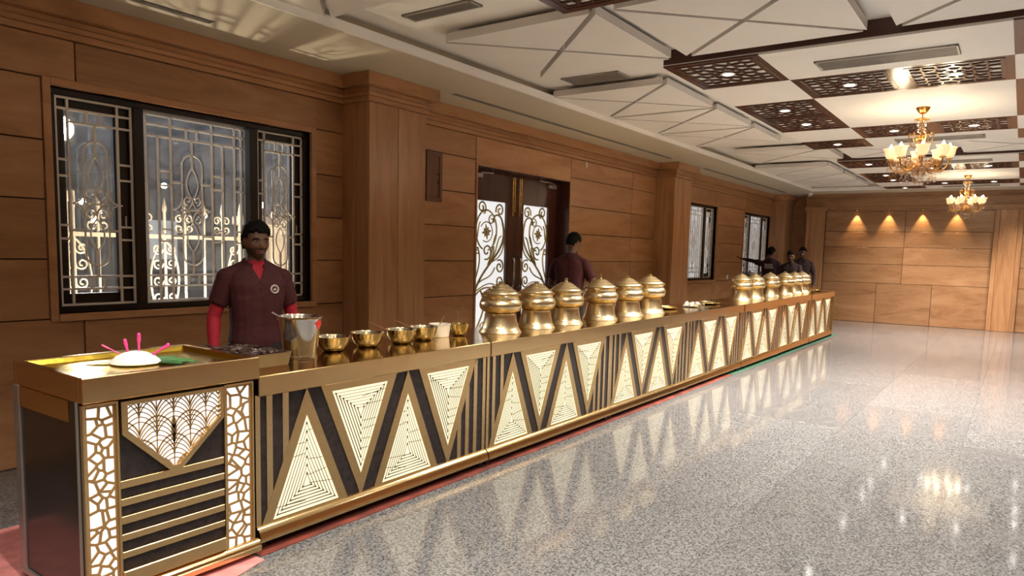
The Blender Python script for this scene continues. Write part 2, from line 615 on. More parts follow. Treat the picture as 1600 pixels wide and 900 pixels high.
# floor: granite slabs on a bed
floor = struct(MB().box(BX, 19.4, RY, 5.75, -0.12, -0.003).build('floor', M['grout']))
slab_mesh = {}
def floor_slab(x0, x1, y0, y1):
    k = (round(x1 - x0, 3), round(y1 - y0, 3))
    if k not in slab_mesh:
        slab_mesh[k] = MB().box(0.0008, k[0] - 0.0008, 0.0008, k[1] - 0.0008, -0.02, 0, 0.0006).mesh('granite_slab', M['granite'])
    put('granite_slab', slab_mesh[k], floor, (x0, y0, 0))
yy = 2.13 - 0.92 * 6
row = 0
while yy < 5.3:
    x = 2.93 - 2.58 * 3 + (1.29 if row % 2 else 0)
    while x < 19.4:
        a, b, c, d = max(x, BX), min(x + 2.58, 19.4), max(yy, RY), min(yy + 0.92, 5.6)
        if b - a > 0.05 and d - c > 0.05:
            floor_slab(a, b, c, d)
        x += 2.58
    yy += 0.92
    row += 1

# left wall: a backing with openings, stone slabs in front with open joints
WIN = [(2.14, 4.25, 1.0, 2.51), (12.6, 14.72, 1.0, 2.51), (16.5, 18.56, 1.0, 2.51)]
DOOR = (6.65, 8.74, 2.487)
wb = MB()
cuts = sorted([(w[0], w[1], w[2], w[3]) for w in WIN] + [(DOOR[0], DOOR[1], 0, DOOR[2])])
x = BX
for a, b, c, d in cuts:
    wb.box(x, a, 5.30, 5.62, 0, 3.3)
    if c > 0:
        wb.box(a, b, 5.30, 5.62, 0, c)
    wb.box(a, b, 5.30, 5.62, d, 3.3)
    x = b
wb.box(x, 19.6, 5.30, 5.62, 0, 3.3)
wall_left = struct(wb.build('wall_left', M['joint']))
pan_mesh = {}
def panel_x(x0, x1, z0, z1, parent, y=WY, t=0.03, mat='stone', g=0.004):
    """wall slab facing -y"""
    k = ('x', round(x1 - x0, 3), round(z1 - z0, 3), t, mat)
    if k not in pan_mesh:
        pan_mesh[k] = MB().box(g, x1 - x0 - g, 0, t, g, z1 - z0 - g, 0.003).mesh('stone_panel', M[mat])
    return put('stone_panel', pan_mesh[k], parent, (x0, y, z0))
def panel_y(y0, y1, z0, z1, parent, x, t=0.03, mat='stone', g=0.004):
    """wall slab facing -x"""
    k = ('y', round(y1 - y0, 3), round(z1 - z0, 3), t, mat)
    if k not in pan_mesh:
        pan_mesh[k] = MB().box(0, t, g, y1 - y0 - g, g, z1 - z0 - g, 0.003).mesh('stone_panel', M[mat])
    return put('stone_panel', pan_mesh[k], parent, (x, y0, z0))
ROWS = [(0, 0.969), (0.969, 1.37), (1.37, 1.764), (1.764, 2.15), (2.15, 2.549), (2.549, 2.82)]
for i, (z0, z1) in enumerate(ROWS):
    if i in (0, 5):
        cols = [(BX, -2.38), (-1.62, 0.3), (0.3, 2.3), (2.3, 4.62), (12.37, 14.6), (14.6, 16.6), (16.6, 18.6)]
    else:
        cols = [(BX, -2.38), (-1.62, 0.3), (0.3, 2.09), (4.30, 4.62), (12.37, 12.56), (14.77, 16.46)]
    cols += [(5.38, 6.62), (8.77, 10.72), (10.72, 11.62)] + ([(6.62, 8.77)] if i == 5 else [])
    for a, b in cols:
        panel_x(a, b, z0 - (0.05 if (i == 5 and a == 6.62) else 0), z1, wall_left)
# stone reveals round windows and door
def surround(name, a, b, c, d, w=0.05, bottom=True, proud=0.012, depth=0.3):
    m = MB()
    y0 = WY - proud
    m.box(a - w, a, y0, WY + depth, c - (w if bottom else 0), d + w, 0.003)
    m.box(b, b + w, y0, WY + depth, c - (w if bottom else 0), d + w, 0.003)
    m.box(a, b, y0, WY + depth, d, d + w, 0.003)
    if bottom:
        m.box(a, b, y0 - 0.01, WY + depth, c - w, c, 0.003)
    return struct(m.build(name, M['stone']))
for i, w in enumerate(WIN):
    surround('trim_%d' % (i + 1), *w)
surround('trim_4', DOOR[0], DOOR[1], 0, DOOR[2], 0.03, False)

CORN = [(2.82, 2.865, 0.022), (2.865, 2.90, 0.045), (2.90, 2.945, 0.03), (2.945, 3.06, 0.095)]
def pilaster(n, x0, x1):
    core = struct(MB().box(x0 + 0.025, x1 - 0.025, PY + 0.025, 5.3, 0, 3.06).build('trim_%d' % n, M['joint']))
    mid = x0 + (x1 - x0) * 0.49
    for a, b in ((x0, mid), (mid, x1)):
        panel_x(a, b, 0, 2.82, core, PY, 0.03, 'stone_v', 0.002)
    for a, b in ((PY + 0.03, PY + 0.19), (PY + 0.19, WY + 0.02)):
        panel_y(a, b, 0, 2.82, core, x0, 0.03, 'stone_v', 0.001)
        panel_y(a, b, 0, 2.82, core, x1 - 0.03, 0.03, 'stone_v', 0.001)
    cap = MB()
    for z0, z1, p in CORN:
        cap.box(x0 - p, x1 + p, PY - p, 5.3, z0, z1, 0.004)
    cap.build('capital', M['stone'], core)
for i, (a, b) in enumerate(PIL):
    pilaster(5 + i, a, b)
def cornice(n, x0, x1):
    m = MB()
    for z0, z1, p in CORN:
        m.box(x0, x1, WY - p, 5.31, z0, z1, 0.004)
    struct(m.build('trim_%d' % n, M['stone']))
for i, (a, b) in enumerate([(BX, -2.38), (-1.62, 4.62), (5.38, 11.62), (12.37, 18.6)]):
    cornice(9 + i, a, b)

# far wall
wall_far = struct(MB().box(FX + 0.03, FX + 0.4, RY, 4.44, 0, 3.3).build('wall_far', M['joint']))
struct(MB().box(19.35, 19.5, 4.4, 5.4, 0, 3.3).build('wall_corner', M['stone']))
MB().box(FX + 0.03, FX + 0.45, 4.43, 4.47, 0, 3.06).build('stone_edge', M['stone_v'], wall_far)
ZS = [(0, 0.945), (0.945, 1.39), (1.39, 1.79), (1.79, 2.16), (2.16, 2.65)]
def far_bay(y0, y1, seam, low):
    for i, (z0, z1) in enumerate(ZS):
        ys = [y0] + (low if i == 0 else [seam]) + [y1]
        for a, b in zip(ys[:-1], ys[1:]):
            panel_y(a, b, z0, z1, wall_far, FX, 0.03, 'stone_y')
far_bay(0.57, 4.03, 2.295, [1.66, 2.81])
far_bay(-3.4, 0.05, -1.7, [-2.5, -1.2])
for k, (a, b) in enumerate(((4.03, 4.47), (0.05, 0.57))):
    pl = struct(MB().box(FX - 0.05, FX + 0.1, a, b, 0, 2.66).build('trim_%d' % (13 + k), M['joint']))
    w = (b - a)
    for c, d in ((a, a + w * 0.18), (a + w * 0.18, b - w * 0.18), (b - w * 0.18, b)):
        panel_y(c, d, 0, 2.65, pl, FX - 0.075, 0.03, 'stone_v', 0.002)
m = MB()
for z0, z1, p in ((2.65, 2.69, 0.05), (2.69, 2.75, 0.09), (2.75, 2.94, 0.075), (2.94, 2.965, 0.12), (2.965, 3.06, 0.10)):
    m.box(FX - p, FX + 0.2, RY, 4.5, z0, z1, 0.004)
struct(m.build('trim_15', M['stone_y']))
m = MB()
m.box(FX - 0.14, FX, -0.02, 0.64, 2.69, 2.75, 0.004).box(FX - 0.13, FX, 0.0, 0.62, 2.65, 2.69, 0.004)
m.box(FX - 0.14, FX, 3.97, 4.52, 2.69, 2.75, 0.004).box(FX - 0.13, FX, 3.99, 4.5, 2.65, 2.69, 0.004)
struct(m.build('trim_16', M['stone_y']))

# right and back wall: same stone in long courses
wall_right = struct(MB().box(BX - 0.3, 19.4, RY - 0.3, RY - 0.03, 0, 3.3).build('wall_right', M['joint']))
wall_back = struct(MB().box(BX - 0.3, BX - 0.03, RY - 0.3, 5.62, 0, 3.3).build('wall_back', M['joint']))
for i, (z0, z1) in enumerate(ROWS[:-1] + [(2.549, 3.06)]):
    x = BX
    while x < 18.8:
        panel_x(x, min(x + 2.2, 18.87), z0, z1, wall_right, RY - 0.03)
        x += 2.2
    y = RY
    while y < 5.2:
        panel_y(y, min(y + 2.2, 5.28), z0, z1, wall_back, BX - 0.03)
        y += 2.2

# ------------------------------------------------------------------ ceiling
ceiling = struct(MB().box(BX - 0.3, 19.5, RY - 0.3, 5.62, CZ, CZ + 0.1).build('ceiling', M['white']))
m = MB()
SLOT = [(-1.4, 3.02), (5.65, 11.15), (12.6, 18.1)]
m.box(BX, 19.5, 4.17, 4.78, SZ, 3.13)
m.box(BX, 19.5, 4.87, 5.31, SZ, 3.13)
xs = BX
for a, b in SLOT + [(19.5, 19.5)]:
    m.box(xs, a, 4.78, 4.87, SZ, 3.13)
    xs = b
m.box(BX, 19.5, 4.235, 5.31, 3.13, CZ)
m.build('soffit', M['soffit'], ceiling)
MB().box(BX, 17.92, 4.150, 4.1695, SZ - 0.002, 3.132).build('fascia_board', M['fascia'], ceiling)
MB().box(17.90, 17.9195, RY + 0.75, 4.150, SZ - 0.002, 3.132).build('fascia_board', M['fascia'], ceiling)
MB().box(17.92, 19.3, RY, 4.17, SZ, CZ).build('soffit', M['soffit'], ceiling)
MB().box(BX, 17.92, RY, RY + 0.75, SZ, CZ).build('soffit', M['soffit'], ceiling)
for a, b in SLOT:
    t = put('slot_diffuser', None, ceiling, (a, 4.825, 3.08))
    MB().box(0, b - a, -0.043, 0.043, -0.010, 0.045).build('plenum', M['dark'], t)
    MB().box(0, b - a, -0.003, 0.003, -0.018, -0.008).build('blade', M['vent'], t)

# triangular panels hung below the ceiling, four to a square
TZ0, TZ1 = 3.11, 3.172
tri_mesh = {}
def tri_square(x0, x1, y0, y1):
    w, d = x1 - x0, y1 - y0
    k = (round(w, 3), round(d, 3))
    if k not in tri_mesh:
        c = (w / 2, d / 2)
        cr = [(0, 0), (w, 0), (w, d), (0, d)]
        L = []
        for i in range(4):
            p = inset([cr[i], cr[(i + 1) % 4], c], 0.022)
            mb = MB().prism(p, TZ0, TZ1, 'z')
            q = inset(p, 0.16)
            mb.prism(q, TZ1 - 0.005, CZ + 0.002, 'z')
            L.append(mb.mesh('triangular_panel', M['white']))
        tri_mesh[k] = L
    for me in tri_mesh[k]:
        put('triangular_panel', me, ceiling, (x0, y0, 0))
PER = 6.94
for k in (-1, 0, 1):
    o = PER * k
    for y0, y1 in ((2.47, 3.85), (1.0, 2.38), (-0.52, 0.86), (-1.98, -0.6)):
        tri_square(4.34 + o, 5.72 + o, y0, y1)
    for i in range(3):
        for y0 in (2.86, -2.3):
            tri_square(6.44 + 1.35 * i + o, 6.44 + 1.35 * i + 1.32 + o, y0, y0 + 1.32)

# chequered slab of brown fretwork and white boards
def fret(lx, ly, border=0.095):
    """brown board with a mosaic of cut-outs round the lamp"""
    hx, hy = lx / 2 - border, ly / 2 - border
    seeds = [(0.30 * cos(a), 0.30 * sin(a)) for a in [pi / 8 + i * pi / 4 for i in range(8)]]
    seeds += [(0.56 * cos(a) * (1.0 if i % 2 else 1.08), 0.56 * sin(a) * (1.0 if i % 2 else 1.08)) for i, a in enumerate([j * pi / 6 for j in range(12)])]
    for sx in (-1, 1):
        for sy in (-1, 1):
            seeds += [(sx * 0.86, sy * 0.86), (sx * 0.86, sy * 0.56), (sx * 0.6, sy * 0.86), (sx * 0.9, sy * 0.2), (sx * 0.24, sy * 0.9), (sx * 0.66, sy * 0.62)]
    holes = []
    for i, s in enumerate(seeds):
        p = [(-1, -1), (1, -1), (1, 1), (-1, 1)]
        for j, q in enumerate(seeds + [(0, 0)]):
            if j == i:
                continue
            nx, ny = q[0] - s[0], q[1] - s[1]
            l = hypot(nx, ny)
            nx, ny = nx / l, ny / l
            dd = nx * (s[0] + q[0]) / 2 + ny * (s[1] + q[1]) / 2 - 0.033
            p = clip_half(p, nx, ny, dd)
            if len(p) < 3:
                break
        if len(p) >= 3 and abs(area2(p)) > 0.006:
            p = [(a * hx, b * hy) for a, b in p]
            holes.append(p)
    out = [(-lx / 2, -ly / 2), (lx / 2, -ly / 2), (lx / 2, ly / 2), (-lx / 2, ly / 2)]
    mb = MB().plate(out, holes, 0, 0.012, 'z')
    e = 0.012
    for a, b in (((-hx - 0.03, -hy - 0.03), (hx + 0.03, -hy - 0.03)), ((hx + 0.03, -hy - 0.03), (hx + 0.03, hy + 0.03)), ((hx + 0.03, hy + 0.03), (-hx - 0.03, hy + 0.03)), ((-hx - 0.03, hy + 0.03), (-hx - 0.03, -hy - 0.03))):
        mb.ribbon([a, b], e, -0.004, 0.001, 'z')
    return mb.mesh('fretwork_panel', M['brown'])
RX = [5.765, 6.70, 7.585, 9.44, 10.34, 11.10]
CY_ = [2.60, 1.81, 0.17, -0.62]
SLZ = 3.065
fret_mesh = {}
LIGHTS = []
def slab_module(o, full):
    core = MB().box(RX[0] + o, RX[-1] + o, CY_[-1], CY_[0], SLZ + 0.02, CZ).build('ceiling_slab', M['brown'], ceiling)
    for i in range(5):
        for j in range(3):
            x0, x1, y1, y0 = RX[i] + o, RX[i + 1] + o, CY_[j], CY_[j + 1]
            if (i + j) % 2:
                MB().box(x0, x1, y0, y1, SLZ, SLZ + 0.02, 0.002).build('white_panel', M['white'], core)
                continue
            if i == 2 and j == 1 or (i in (0, 4) and j == 1):
                MB().box(x0, x1, y0, y1, SLZ, SLZ + 0.02, 0.002).build('white_panel', M['white'], core)
                continue
            nx, ny = (2, 1) if i == 2 else (1, 2 if j == 1 else 1)
            MB().box(x0, x1, y0, y1, SLZ + 0.014, SLZ + 0.02).build('backing_board', M['white'], core)
            for a in range(nx):
                for b in range(ny):
                    lx, ly = (x1 - x0) / nx, (y1 - y0) / ny
                    k = (round(lx, 3), round(ly, 3))
                    if k not in fret_mesh:
                        fret_mesh[k] = fret(lx, ly)
                    cx, cy = x0 + lx * (a + 0.5), y0 + ly * (b + 0.5)
                    put('fretwork_panel', fret_mesh[k], core, (cx, cy, SLZ))
                    LIGHTS.append((cx, cy))
# chequer: rows 0, 2, 4 dark at the sides, rows 1, 3 dark in the middle
for k in (-1, 0, 1):
    slab_module(PER * k, True)

# recessed downlights in the fretwork
ring_me = MB().lathe([(0.062, 0.0), (0.052, -0.006), (0.044, -0.004), (0.042, 0.004), (0.062, 0.004)], 24).mesh('trim_ring', M['plastic_white'])
lens_mat = emit('downlight_lens', (1.0, 0.95, 0.86), 28.0)
lens_me = MB().lathe([(0, 0.0), (0.044, 0.0), (0.044, 0.003), (0, 0.003)], 20, smooth=False).mesh('lens', lens_mat)
spot = bpy.data.lights.new('downlight_beam', 'SPOT')
spot.energy, spot.color, spot.spot_size, spot.spot_blend, spot.shadow_soft_size = DOWNLIGHT_W, DOWNLIGHT_COL, radians(124), 0.9, 0.04
spot_dim = spot.copy()
spot_dim.energy = DOWNLIGHT_W * 0.35
spot_far = spot.copy()
spot_far.energy = DOWNLIGHT_W * 0.66
for cx, cy in LIGHTS:
    k = 0 if cx < 4.5 else (1 if cx < 11.5 else 2)
    u = cx - PER * (k - 1)
    mod = ('over the counter head', 'near chandelier opposite the door', 'near chandelier by the far wall')[k]
    if 0.17 < cy < 1.81:
        pos = 'in middle fretwork band %s it, %s side,' % ('before' if u < 8.5 else 'beyond', 'counter' if cy > 1 else 'other')
    else:
        pos = 'in %s fretwork panel, %s side,' % ('first corner' if u < 7 else 'last corner' if u > 10 else 'nearer twin' if u < 8.5 else 'farther twin', 'counter' if cy > 1 else 'other')
    t = thing('downlight', 'round downlight %s %s' % (pos, mod), 'downlight', (cx, cy, SLZ - 0.001), group='downlights in the ceiling fretwork')
    put('trim_ring', ring_me, t)
    put('lens', lens_me, t)
    b = put('downlight_beam', spot_dim if cx < 4.5 else (spot if cx < 11.5 else spot_far), t, (0, 0, -0.02))

# ceiling grilles
def grille(name, label, x0, x1, y0, y1, z, n, mat, back):
    t = thing(name, label, 'air vent', ((x0 + x1) / 2, (y0 + y1) / 2, z))
    w, d = x1 - x0, y1 - y0
    MB().box(-w / 2, w / 2, -d / 2, d / 2, -0.004, 0.0).build('backing', back, t)
    f = MB()
    for a, b, c, e in ((-w / 2, w / 2, -d / 2, -d / 2 + 0.018), (-w / 2, w / 2, d / 2 - 0.018, d / 2), (-w / 2, -w / 2 + 0.018, -d / 2, d / 2), (w / 2 - 0.018, w / 2, -d / 2, d / 2)):
        f.box(a, b, c, e, -0.014, -0.003, 0.002)
    f.build('grille_frame', mat, t)
    sl = MB().box(-0.0035, 0.0035, -d / 2 + 0.018, d / 2 - 0.018, -0.012, -0.004).mesh('louvre', mat)
    for i in range(n):
        put('louvre', sl, t, (-w / 2 + 0.018 + (w - 0.036) * (i + 0.5) / n, 0, 0))
    return t
grille('ceiling_vent', 'narrow dark louvred vent in the white ceiling nearest the barred window', 3.93, 4.08, 3.22, 3.86, CZ, 6, M['vent'], M['dark'])
grille('ceiling_vent', 'grey return air grille in white ceiling between two groups of triangular panels', 6.15, 6.42, 3.23, 3.86, CZ, 14, M['vent'], M['vent'])
grille('ceiling_vent', 'grey return air grille in white ceiling close to the hanging corner camera', 6.15 + PER, 6.42 + PER, 3.23, 3.86, CZ, 14, M['vent'], M['vent'])
for k, (a, b, w) in enumerate(((6.17, 6.46, 'long grey vent in white ceiling board between fretwork, nearest the first pilaster'), (10.58, 10.86, 'long grey vent in white ceiling board beyond the chandelier opposite the door'), (6.17 + PER, 6.46 + PER, 'long grey vent in white ceiling board just before the chandelier by the far wall'), (10.58 + PER - 0.1, 10.86 + PER - 0.1, 'long grey vent in the white ceiling board nearest the far wall'))):
    grille('ceiling_vent', w, a, b, 0.50, 1.49, SLZ, 14, M['vent'], M['vent'])

# ================================================================== buffet counter
CFY = 2.92                      # front edge of the counter line
UW = 1.825
def cove(x0, x1, mat, parent, h=0.125, d=0.05, low=0.05):
    prof = [(d, low), (0.0, low), (0.0, low + 0.022)]
    prof += [(0.004 + (d - 0.004) * (1 - cos(radians(9 * i))) , low + 0.022 + (h - low - 0.022) * sin(radians(9 * i))) for i in range(1, 11)]
    m = MB()
    n = len(prof)
    m.add([(x0, y, z) for y, z in prof] + [(x1, y, z) for y, z in prof],
          [(i, (i + 1) % n, n + (i + 1) % n, n + i) for i in range(n)] + [tuple(range(n)), tuple(range(2 * n - 1, n - 1, -1))], True)
    return m.build('plinth', mat, parent)
def nested(poly, cx, cz, r, n=8, w=0.0056):
    """closed lines parallel to the three sides with small arrow tips at the corners"""
    m = MB()
    if area2(poly) < 0:
        poly = poly[::-1]
    rr = random.Random(int(cx * 1000))
    for k in range(1, n):
        p = inset(poly, r * k / n)
        if len(p) < 3:
            continue
        m.ribbon(p + [p[0], p[1]], w, 0.0356, 0.0375)
        for a in p:
            dx, dz = a[0] - cx, a[1] - cz
            l = hypot(dx, dz) or 1
            dx, dz = dx / l, dz / l
            s = 0.010
            m.prism([(a[0] + dx * s, a[1] + dz * s), (a[0] - dx * s * 0.7 - dz * s * 0.7, a[1] - dz * s * 0.7 + dx * s * 0.7), (a[0] - dx * s * 0.7 + dz * s * 0.7, a[1] - dz * s * 0.7 - dx * s * 0.7)], 0.0352, 0.0375)
    zs = [p[1] for p in poly]
    for i in range(7):
        z = min(zs) + (max(zs) - min(zs)) * (0.12 + 0.125 * i)
        sd = rr.choice((-1, 1))
        a, b = (cx + sd * 0.008, z + rr.uniform(-0.02, 0.02)), (cx + sd * 0.2, z + rr.uniform(-0.03, 0.03))
        for q in clip_line(dense(a, b, 40), poly):
            m.ribbon([q[0], q[-1]], 0.0028, 0.0358, 0.0375)
    return m
def tri_up(c, s=0.42):
    return [(c - s * 0.675, 0.1), (c + s * 0.675, 0.1), (c, 0.775)], [(c - 0.21, 0.133), (c + 0.21, 0.133), (c, 0.633)]
def tri_dn(c, s=0.42):
    return [(c - s * 0.675, 0.775), (c, 0.1), (c + s * 0.675, 0.775)], [(c - 0.205, 0.73), (c, 0.232), (c + 0.205, 0.73)]
def make_unit():
    t = thing('buffet_counter', 'brass buffet counter with lit triangles', 'counter', group='buffet counters in one line')
    MB().box(0.004, UW - 0.004, 0.05, 0.65, 0.05, 0.80).build('carcass', M['dark_side'], t)
    MB().box(0.004, UW - 0.004, 0.04, 0.05, 0.09, 0.778).build('front_panel', M['black'], t)
    MB().box(0.001, UW - 0.001, 0.0, 0.66, 0.775, 0.875, 0.004).build('countertop', M['brass_top'], t)
    MB().box(0.003, UW - 0.003, -0.0012, 0.0, 0.779, 0.871).build('fascia', M['brass'], t)
    cove(0.003, UW - 0.003, M['brass'], t)
    leg = MB().box(-0.02, 0.02, -0.02, 0.02, 0, 0.052).mesh('foot', M['black'])
    for x in (0.035, UW - 0.035):
        for y in (0.06, 0.60):
            put('foot', leg, t, (x, y, 0))
    for k, c in enumerate((0.308, 0.680, 1.055, 1.430)):
        o, h = tri_up(c) if k % 2 == 0 else tri_dn(c)
        fr = MB().plate(o, [h], 0.034, 0.0402).build('triangle_frame', M['brass_frame'], t)
        pane = MB().prism(h, 0.0372, 0.0402).build('lit_panel', M['lit_warm'], fr)
        cz = 0.133 + 0.139 if k % 2 == 0 else 0.73 - 0.137
        nested(h, c, cz, 0.138).build('line_pattern', M['tracery'], fr)
    zl = lambda x: 0.775 - (0.308 - x) / 0.42
    zr = lambda x: 0.1 + (x - 1.43) / 0.42
    for a, b in ((0.003, 0.03), (0.066, 0.10), (0.16, 0.196)):
        MB().prism([(a, max(0.1, zl(a))), (b, max(0.1, zl(b))), (b, 0.776), (a, 0.776)], 0.035, 0.0402).build('brass_strip', M['brass_strip'], t)
    for a, b in ((1.525, 1.562), (1.606, 1.644), (1.692, 1.728), (1.788, UW - 0.003)):
        MB().prism([(a, 0.1), (b, 0.1), (b, min(0.776, zr(b))), (a, min(0.776, zr(a)))], 0.035, 0.0402).build('brass_strip', M['brass_strip'], t)
    return t
unit0 = make_unit()
UL = ['brass counter with lit triangles carrying the steel bucket and row of bowls',
      'brass counter with lit triangles under the three big pots before the door',
      'brass counter with lit triangles where the last three pots of the first row stand',
      'brass counter with lit triangles carrying crumpled foil and serving ware only',
      'brass counter with lit triangles under the first two pots of the far row',
      'brass counter with lit triangles under the middle pots of the far row',
      'brass counter with lit triangles at the end of the line, carrying golden trays']
units = []
for k in range(7):
    loc = (2.04 + UW * k, CFY + (0.004, -0.002, 0.0, 0.003, -0.003, 0.002, -0.004)[k], 0)
    if k == 0:
        unit0.location = loc
        unit0['label'] = UL[0]
    else:
        copy_tree(unit0, loc=loc, label=UL[k])
# mitred end leaf of the last counter
t = thing('end_panel', 'narrow bright brass end panel closing the counter line near the far wall', 'panel', (2.04 + UW * 7 + 0.004, CFY + 0.0, 0))
MB().box(0, 0.025, 0.0, 0.66, 0.012, 0.878, 0.004).build('leaf', M['brass'], t)
MB().box(0.025, 0.04, 0.02, 0.64, 0.0, 0.06, 0.004).build('skirting', M['brass_strip'], t)

# ------------------------------------------------------------------ taller art-deco counter at the head of the line
H1 = thing('display_counter', 'taller brass and black counter with fan pattern shield and mosaic columns', 'counter', (1.243, 2.894, 0))
W1 = 0.783
MB().box(0.004, W1 - 0.004, 0.045, 0.64, 0.05, 0.875).build('carcass', M['dark_side'], H1)
MB().box(0.14, 0.61, 0.036, 0.046, 0.08, 0.87).build('front_panel', M['black'], H1)
top = MB()
top.box(0, W1, 0, 0.035, 0.872, 0.975, 0.004).box(0, W1, 0.605, 0.64, 0.872, 0.975, 0.004)
top.box(0, 0.035, 0.03, 0.61, 0.872, 0.975, 0.004).box(W1 - 0.035, W1, 0.03, 0.61, 0.872, 0.975, 0.004)
tp = top.build('countertop', M['brass'], H1)
bas = MB()
bas.add([(0.034, 0.034, 0.972), (W1 - 0.034, 0.034, 0.972), (W1 - 0.034, 0.606, 0.972), (0.034, 0.606, 0.972),
         (0.05, 0.05, 0.952), (W1 - 0.05, 0.05, 0.952), (W1 - 0.05, 0.59, 0.952), (0.05, 0.59, 0.952)],
        [(0, 1, 5, 4), (1, 2, 6, 5), (2, 3, 7, 6), (3, 0, 4, 7), (4, 5, 6, 7)])
bas.build('basin', M['basin'], tp)
cove(0.0, W1, M['brass'], H1, 0.085, 0.04, 0.03)
for x in (0.04, W1 - 0.04):
    for y in (0.07, 0.58):
        MB().box(x - 0.02, x + 0.02, y - 0.02, y + 0.02, 0, 0.052).build('foot', M['black'], H1)
MB().box(-0.004, 0.006, 0.585, 0.64, 0.05, 0.875, 0.002).build('edge_trim', M['alu'], H1)
MB().box(-0.004, 0.006, 0.05, 0.058, 0.05, 0.875).build('edge_trim', M['alu'], H1)
MB().box(-0.006, 0.006, 0.035, 0.64, 0.03, 0.055, 0.002).build('edge_trim', M['alu'], H1)
MB().box(-0.0015, 0.004, 0.12, 0.64, 0.785, 0.872).build('side_fascia', M['brass_top'], H1)
# mosaic columns
def mosaic(x0, x1, z0, z1, seed, m=0.013):
    rr = random.Random(seed)
    w, h = x1 - x0 - 2 * m, z1 - z0 - 2 * m
    seeds, ny, nx = [], 18, 3
    for j in range(ny):
        for i in range(nx):
            seeds.append((x0 + m + w * (i + 0.5 + rr.uniform(-0.42, 0.42) + (0.25 if j % 2 else -0.2)) / nx, z0 + m + h * (j + 0.5 + rr.uniform(-0.4, 0.4)) / ny))
    holes = []
    wt = [rr.uniform(-0.011, 0.011) for _ in seeds]
    box = [(x0 + m, z0 + m), (x1 - m, z0 + m), (x1 - m, z1 - m), (x0 + m, z1 - m)]
    for i, s in enumerate(seeds):
        p = box
        for j, q in enumerate(seeds):
            if i == j or abs(q[1] - s[1]) > 0.16:
                continue
            nx_, ny_ = q[0] - s[0], q[1] - s[1]
            l = hypot(nx_, ny_)
            if l < 1e-5:
                continue
            nx_, ny_ = nx_ / l, ny_ / l
            p = clip_half(p, nx_, ny_, nx_ * (s[0] + q[0]) / 2 + ny_ * (s[1] + q[1]) / 2 - 0.0052 + (wt[i] - wt[j]) * 0.5)
            if len(p) < 3:
                break
        if len(p) >= 3 and abs(area2(p)) > 8e-5:
            q = []
            for a in p:
                if not q or hypot(a[0] - q[-1][0], a[1] - q[-1][1]) > 2e-4:
                    q.append(a)
            if len(q) >= 3:
                holes.append(q)
    out = [(x0, z0), (x1, z0), (x1, z1), (x0, z1)]
    c = MB().plate(out, holes, 0.030, 0.036).build('mosaic_column', M['gold_line'], H1)
    MB().box(x0 + 0.004, x1 - 0.004, 0.038, 0.042, z0 + 0.004, z1 - 0.004).build('lit_panel', M['lit_cool'], c)
    e = MB()
    for a, b, cc, d in ((x0 - 0.006, x0 + 0.004, z0 - 0.004, z1 + 0.004), (x1 - 0.004, x1 + 0.006, z0 - 0.004, z1 + 0.004), (x0, x1, z0 - 0.006, z0 + 0.004), (x0, x1, z1 - 0.004, z1 + 0.006)):
        e.box(a, b, 0.022, 0.044, cc, d, 0.001)
    e.build('column_edge', M['brass_frame'], c)
mosaic(0.012, 0.138, 0.065, 0.858, 3)
mosaic(0.616, 0.757, 0.065, 0.855, 11)
# shield with fan tracery
so = [(0.352, 0.526), (0.398, 0.526), (0.602, 0.718), (0.602, 0.858), (0.150, 0.858), (0.150, 0.724)]
si = [(0.363, 0.548), (0.387, 0.548), (0.585, 0.728), (0.585, 0.842), (0.175, 0.842), (0.175, 0.736)]
sh = MB().plate(so, [si], 0.012, 0.036).build('shield_frame', M['brass_frame'], H1)
MB().prism(si, 0.031, 0.034).build('lit_panel', M['lit_cool'], sh)
fan = MB()
def fanline(path, w):
    for q in clip_line(path, si):
        fan.ribbon(q, w, 0.0275, 0.0312)
def densify(p, n=6):
    out = []
    for a, b in zip(p[:-1], p[1:]):
        out += dense(a, b, n)[:-1]
    return out + [p[-1]]
FW, FH = 0.148, 0.165
for j in range(-1, 4):
    for i in range(-2, 4):
        cx = 0.375 + (i + (0.5 if j % 2 else 0)) * FW
        cz = 0.548 + j * FH * 0.55 - 0.03
        tz = cz + FH
        fanline(dense((cx, cz), (cx, tz), 60), 0.004)
        for k in range(6):
            z0 = tz - k * 0.021
            for s in (-1, 1):
                fanline(densify(bez((cx, z0), (cx + s * FW * 0.2, z0 - 0.002), (cx + s * FW * 0.42, z0 - 0.028), (cx + s * FW * 0.5, z0 - 0.068), 14)), 0.0062 if k == 0 else 0.0042)
        sx = cx + FW / 2
        stem = [(sx - 0.005, tz - 0.125), (sx + 0.005, tz - 0.125), (sx + 0.012, tz - 0.07), (sx + 0.009, tz - 0.03), (sx, tz - 0.01), (sx - 0.009, tz - 0.03), (sx - 0.012, tz - 0.07)]
        if all(inside(p, si) for p in stem):
            fan.prism(stem, 0.0275, 0.0312)
fan.build('fan_tracery', M['gold_line'], sh)
for z0, z1 in ((0.497, 0.530), (0.423, 0.454), (0.347, 0.380), (0.275, 0.305), (0.201, 0.230)):
    MB().box(0.143, 0.606, 0.022, 0.037, z0, z1, 0.002).build('slat', M['brass_frame'], H1)
MB().box(0.143, 0.606, 0.012, 0.037, 0.09, 0.150, 0.003).build('slat', M['brass_frame'], H1)

